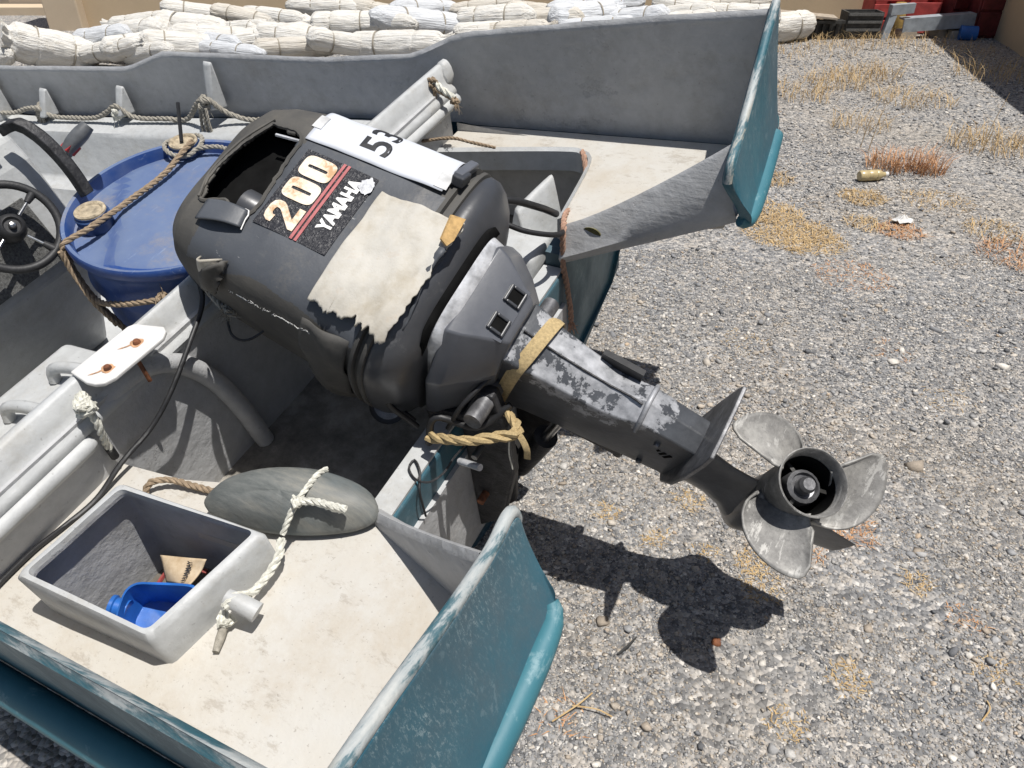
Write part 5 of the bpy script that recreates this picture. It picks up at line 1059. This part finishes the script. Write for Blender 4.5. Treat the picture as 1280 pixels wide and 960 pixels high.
def ico(r, seed):
    bm = bmesh.new(); bmesh.ops.create_icosphere(bm, subdivisions=2, radius=1); g = np.random.default_rng(seed); s = g.uniform(.7, 1.2, 3)
    v = [tuple(np.array(p.co)*s*r*(1+.3*noise.noise(p.co*1.5+Vector((seed, 0, 0))))) for p in bm.verts]; f = [tuple(q.index for q in p.verts) for p in bm.faces]; bm.free(); return v, f
build_scrap()

def blades(c, n, rad, h, lean, w, seed, flat=0.0):
    g = np.random.default_rng(seed); v = []; f = []
    for i in range(n):
        a = g.uniform(0, 6.283); rr = rad*math.sqrt(g.random()); x, y = c[0]+rr*math.cos(a), c[1]+rr*math.sin(a); hh = h*g.uniform(.45, 1.1); b = g.uniform(0, 6.283)
        d = V(math.cos(b), math.sin(b), 0); up = V(0, 0, 1); ln = lean*g.uniform(.3, 1.3); side = V(-d[1], d[0], 0)*w*g.uniform(.6, 1.3)
        z0 = ground_z(x, y)-.004; p0 = V(x, y, z0); p1 = p0+up*hh*.55*(1-flat)+d*ln*hh*.35+up*.004; p2 = p0+up*hh*(1-flat)*(1-.25*ln)+d*ln*hh+up*.006*g.random()
        k = len(v); v += [p0-side, p0+side, p1+side*.8, p1-side*.8, p2]; f += [(k, k+1, k+2, k+3), (k+3, k+2, k+4)]
    return v, f
def build_growth():
    G = lambda u, v: at(u, v, 1)[0:0]
    def gp(u, v):
        a, b = (u-640)/962.7, -(v-480)/962.7; d = V(a, CP+b*SP, -SP+b*CP); p = V(0, 0, CAM_H)+d*(CAM_H/-d[2]); return p
    p = gp(1108, 212); tag(link('dry_tuft', *blades(p, 190, .13, .16, .9, .0022, 1), M['grassred'], smooth=None), 'reddish dry grass tuft just beyond the empty bottle', 'grass')
    p = gp(1155, 216); tag(link('dry_tuft', *blades(p, 210, .12, .18, .9, .0022, 2), M['grassred'], smooth=None), 'reddish dry grass tuft beside the white scrap of foil', 'grass')
    straw = MBd(); red = MBd(); i = 0
    for u, v, r, n, h, fl, m in ((985, 290, .24, 900, .09, .75, straw), (960, 265, .18, 500, .08, .7, straw), (1010, 300, .2, 500, .08, .8, straw), (1078, 248, .13, 380, .07, .6, straw), (1125, 288, .12, 320, .07, .7, red), (1170, 252, .2, 260, .07, .7, straw), (1085, 280, .12, 160, .08, .6, straw), (965, 225, .14, 240, .08, .5, straw), (1065, 345, .18, 260, .05, .8, red), (1275, 320, .2, 260, .10, .5, red), (1240, 290, .16, 160, .09, .5, straw),
                               (1045, 105, .3, 200, .26, .3, straw), (1090, 95, .3, 180, .26, .3, straw), (1000, 120, .3, 160, .22, .3, straw), (1140, 125, .35, 200, .2, .4, straw), (1240, 185, .3, 240, .22, .3, straw), (1075, 160, .22, 110, .2, .3, straw), (1245, 95, .4, 160, .3, .3, straw), (1180, 60, .5, 200, .2, .4, straw), (1000, 62, .6, 240, .2, .4, straw), (1075, 52, .5, 300, .2, .3, straw),
                               (1065, 665, .07, 260, .035, .75, red), (1010, 690, .05, 120, .03, .8, red), (940, 705, .05, 220, .03, .8, straw), (950, 735, .06, 160, .03, .8, straw), (860, 625, .05, 120, .03, .8, straw), (820, 672, .04, 90, .03, .8, straw), (760, 640, .04, 90, .03, .8, straw), (1060, 850, .05, 140, .03, .8, straw), (1240, 840, .05, 80, .03, .8, straw), (985, 905, .05, 90, .03, .8, straw), (1145, 730, .04, 90, .03, .7, straw), (1205, 775, .05, 60, .03, .8, red), (880, 690, .04, 60, .03, .8, straw), (1180, 500, .1, 60, .04, .8, straw), (930, 430, .1, 70, .04, .8, straw), (700, 900, .06, 40, .05, .9, red), (1110, 440, .1, 50, .04, .8, red)):
        i += 1; m.add(blades(gp(u, v), n, r, h, .9, .0016 if v > 400 else .0022, 100+i, fl))
    m = straw; tag(link('straw_litter', m.v, m.f, M['straw'], smooth=None), 'pale straw and dry grass scattered on the gravel', 'straw', kind='stuff')
    m = red; tag(link('rusty_litter', m.v, m.f, M['grassred'], smooth=None), 'rust coloured dry weeds scattered on the gravel', 'weeds', kind='stuff')
    # tall single stalks
    for k, (u, v, h, lb) in enumerate(((1085, 190, .42, 'thin dry stalk leaning beyond the red tufts'), (1075, 185, .34, 'short thin dry stalk before the wall scrap'), (1228, 185, .36, 'lone dry stalk near the side wall shadow'), (1270, 100, .4, 'bent dry stalk inside the side wall shadow'), (1258, 105, .3, 'small dry stalk at the shadow edge of the side wall'))):
        p = gp(u, v); single('dry_stalk', lb, 'stalk', tube([p, p+V(.02, 0, h*.5), p+V(.07, .02, h)], [.003, .002, .001], 5), M['straw'], frame=W)
    # litter
    p = gp(1090, 227); bt = thing('plastic_bottle', 'yellowed empty plastic bottle lying among the dry tufts', 'bottle', tuple(p)); Mx = orient(p+V(-.09, 0, .035), (1, .12, 0.02), (0, 0, 1))
    link('bottle_body', *xf(lathe([(0, 0), (.028, .002), (.033, .012), (.033, .05), (.030, .055), (.033, .06), (.033, .10), (.030, .105), (.033, .11), (.031, .13), (.016, .155), (.014, .172), (0, .172)], 20), Mx), simple('yellowed_plastic', (.46, .37, .2), .3, 0, .2, 30), bt); link('bottle_cap', *xf(lathe([(0, .168), (.016, .168), (.016, .186), (0, .187)], 14), Mx), M['bone'], bt)
    for (u, v), s, lb in (((1128, 278), .055, 'crumpled white foil scrap on the gravel'), ((1132, 208), .045, 'small white scrap between the red tufts')):
        p = gp(u, v); rg = [[tuple(p+V(s*k*math.cos(a)*(1+.5*noise.noise((a*1.3, k, u))), s*.7*k*math.sin(a), .03*(1-k)+.018*noise.noise((a*2, k*4, v))+.012)) for a in np.linspace(0, 2*math.pi, 18, endpoint=False)] for k in (1, .8, .55, .3, .05)]
        single('white_scrap', lb, 'litter', loft(rg), M['bone'], frame=W, smooth=15)
    p = gp(782, 812); single('dark_twig', 'short dark twig on the gravel below the motor shadow', 'twig', tube([gp(772, 820)+V(0, 0, .008), gp(785, 812)+V(0, 0, .016), gp(795, 800)+V(0, 0, .012)], [.003, .004, .002], 6), M['scrap'], frame=W)
    p = gp(895, 805); v, f = ico(.012, 5); single('rusty_nut', 'round rusty lump at the edge of the motor shadow', 'metal scrap', ([tuple(np.array(q)+p+V(0, 0, .006)) for q in v], f), M['rust'], frame=W)
    for k, (u0, v0, u1, v1) in enumerate(((690, 905, 740, 870), (1225, 905, 1232, 880), (715, 885, 765, 900))):
        single('straw_stem', ('bent pale straw stem beside the stern panel', 'short upright straw stem near loose pale stones', 'long straw stem lying flat before the stern panel')[k], 'straw', tube([gp(u0, v0)+V(0, 0, .01), (gp(u0, v0)+gp(u1, v1))/2+V(.01, 0, .018), gp(u1, v1)+V(0, 0, .012)], .0018, 5), M['straw'], frame=W)
build_growth()

def build_stones():
    # tens of thousands of angular chips in one mesh, each with its own tint
    bm = bmesh.new(); bmesh.ops.create_icosphere(bm, subdivisions=1, radius=1); bv1 = np.array([p.co[:] for p in bm.verts]); bf1 = np.array([[q.index for q in p.verts] for p in bm.faces]); bm.free()
    bv0 = np.array([(1, 0, 0), (-1, 0, 0), (0, 1, 0), (0, -1, 0), (0, 0, 1), (0, 0, -1), (.6, .6, .45), (-.6, -.6, .45)], float)[:6]; bf0 = np.array([(0, 2, 4), (2, 1, 4), (1, 3, 4), (3, 0, 4), (2, 0, 5), (1, 2, 5), (3, 1, 5), (0, 3, 5)])
    pal = np.array([(.185, .188, .195), (.255, .257, .262), (.325, .323, .320), (.39, .38, .362), (.12, .123, .13), (.38, .335, .28), (.48, .44, .385), (.42, .33, .24), (.60, .57, .52), (.31, .265, .215)]); pr = np.array([.14, .18, .20, .16, .09, .06, .08, .015, .065, .02]); pr /= pr.sum()
    PP, FF, CC, off = [], [], [], 0
    def zone(n, x0, x1, y0, y1, smin, smax, pw, hi):
        nonlocal off
        bv, bf = (bv1, bf1) if hi else (bv0, bf0)
        x = rng.uniform(x0, x1, n); y = rng.uniform(y0, y1, n); s = smin*(1-rng.random(n)*(1-(smin/smax)**pw))**(-1/pw)
        dust = np.array([noise.noise((p*.9+4, q*.9, 1))+.5*noise.noise((p*3.1, q*3.1, 8)) for p, q in zip(x, y)]); kp = (dust < .22) | (rng.random(n) < .35); x, y, s = x[kp], y[kp], s[kp]; n = len(x)
        z = np.array([ground_z(p, q) for p, q in zip(x, y)])
        sc = rng.uniform(.55, 1.35, (n, 3))*s[:, None]; sc[:, 2] *= rng.uniform(.35, .7, n)
        a = rng.uniform(0, 6.283, n); tl = rng.normal(0, .30, n)
        P = bv[None]*(1+rng.uniform(-.36, .36, (n, len(bv), 1)))+rng.uniform(-.2, .2, (n, len(bv), 3)); 
        P = np.clip(P, -.85, .58)*sc[:, None]           # clipped tops read as broken faces
        ct, st = np.cos(tl)[:, None], np.sin(tl)[:, None]; P = np.stack([P[..., 0]*ct+P[..., 2]*st, P[..., 1], -P[..., 0]*st+P[..., 2]*ct], -1)
        ca, sa = np.cos(a)[:, None], np.sin(a)[:, None]; P = np.stack([P[..., 0]*ca-P[..., 1]*sa, P[..., 0]*sa+P[..., 1]*ca, P[..., 2]], -1)
        P += np.stack([x, y, z+sc[:, 2]*rng.uniform(.05, .6, n)], -1)[:, None]
        ci = rng.choice(len(pal), n, p=pr); f1 = np.array([noise.noise((p*.6, q*.6, 0))+.5*noise.noise((p*2.3, q*2.3, 5)) for p, q in zip(x, y)])
        ci[(f1 > .12) & (rng.random(n) < .2)] = 5; ci[(f1 > .25) & (rng.random(n) < .15)] = 9; c = pal[ci]*rng.uniform(.82, 1.18, (n, 1))
        PP.append(P.reshape(-1, 3)); FF.append((bf[None]+(np.arange(n)*len(bv))[:, None, None]).reshape(-1, 3)+off); CC.append(np.repeat(np.c_[c, np.ones(n)], len(bv), 0)); off += n*len(bv)
    zone(98000, -.55, 1.75, .70, 2.1, .0026, .011, 2.4, 0); zone(1000, -.55, 1.75, .70, 2.1, .0068, .018, 2.4, 1)
    zone(50000, .25, 2.7, 2.1, 3.6, .0038, .013, 2.4, 0); zone(900, .25, 2.7, 2.1, 3.6, .009, .020, 2.6, 1)
    zone(24000, .9, 4.2, 3.6, 5.6, .0065, .022, 2.6, 0); zone(20000, 1.2, 5.4, 5.6, 9.6, .009, .03, 2.8, 0); zone(4000, -6, 1.2, 5.5, 9.6, .012, .03, 2.8, 0)
    zone(70, -.2, 2.6, .8, 3.2, .012, .026, 2.2, 1); zone(14, .3, 2.4, .8, 3.0, .020, .040, 2.2, 1)
    P = np.concatenate(PP); F = np.concatenate(FF); C = np.concatenate(CC)
    me = bpy.data.meshes.new('gravel_stones'); me.vertices.add(len(P)); me.vertices.foreach_set('co', P.reshape(-1)); me.loops.add(len(F)*3); me.loops.foreach_set('vertex_index', F.reshape(-1).astype(np.int32)); me.polygons.add(len(F)); me.polygons.foreach_set('loop_start', np.arange(0, len(F)*3, 3, dtype=np.int32)); me.update(calc_edges=True)
    at_ = me.attributes.new('tint', 'FLOAT_COLOR', 'POINT'); at_.data.foreach_set('color', C.reshape(-1).astype(np.float32)); me.materials.append(M['chips'])
    o = bpy.data.objects.new('gravel_stones', me); col.objects.link(o); tag(o, 'loose grey and tan gravel covering the yard', 'gravel', kind='stuff')
build_stones()
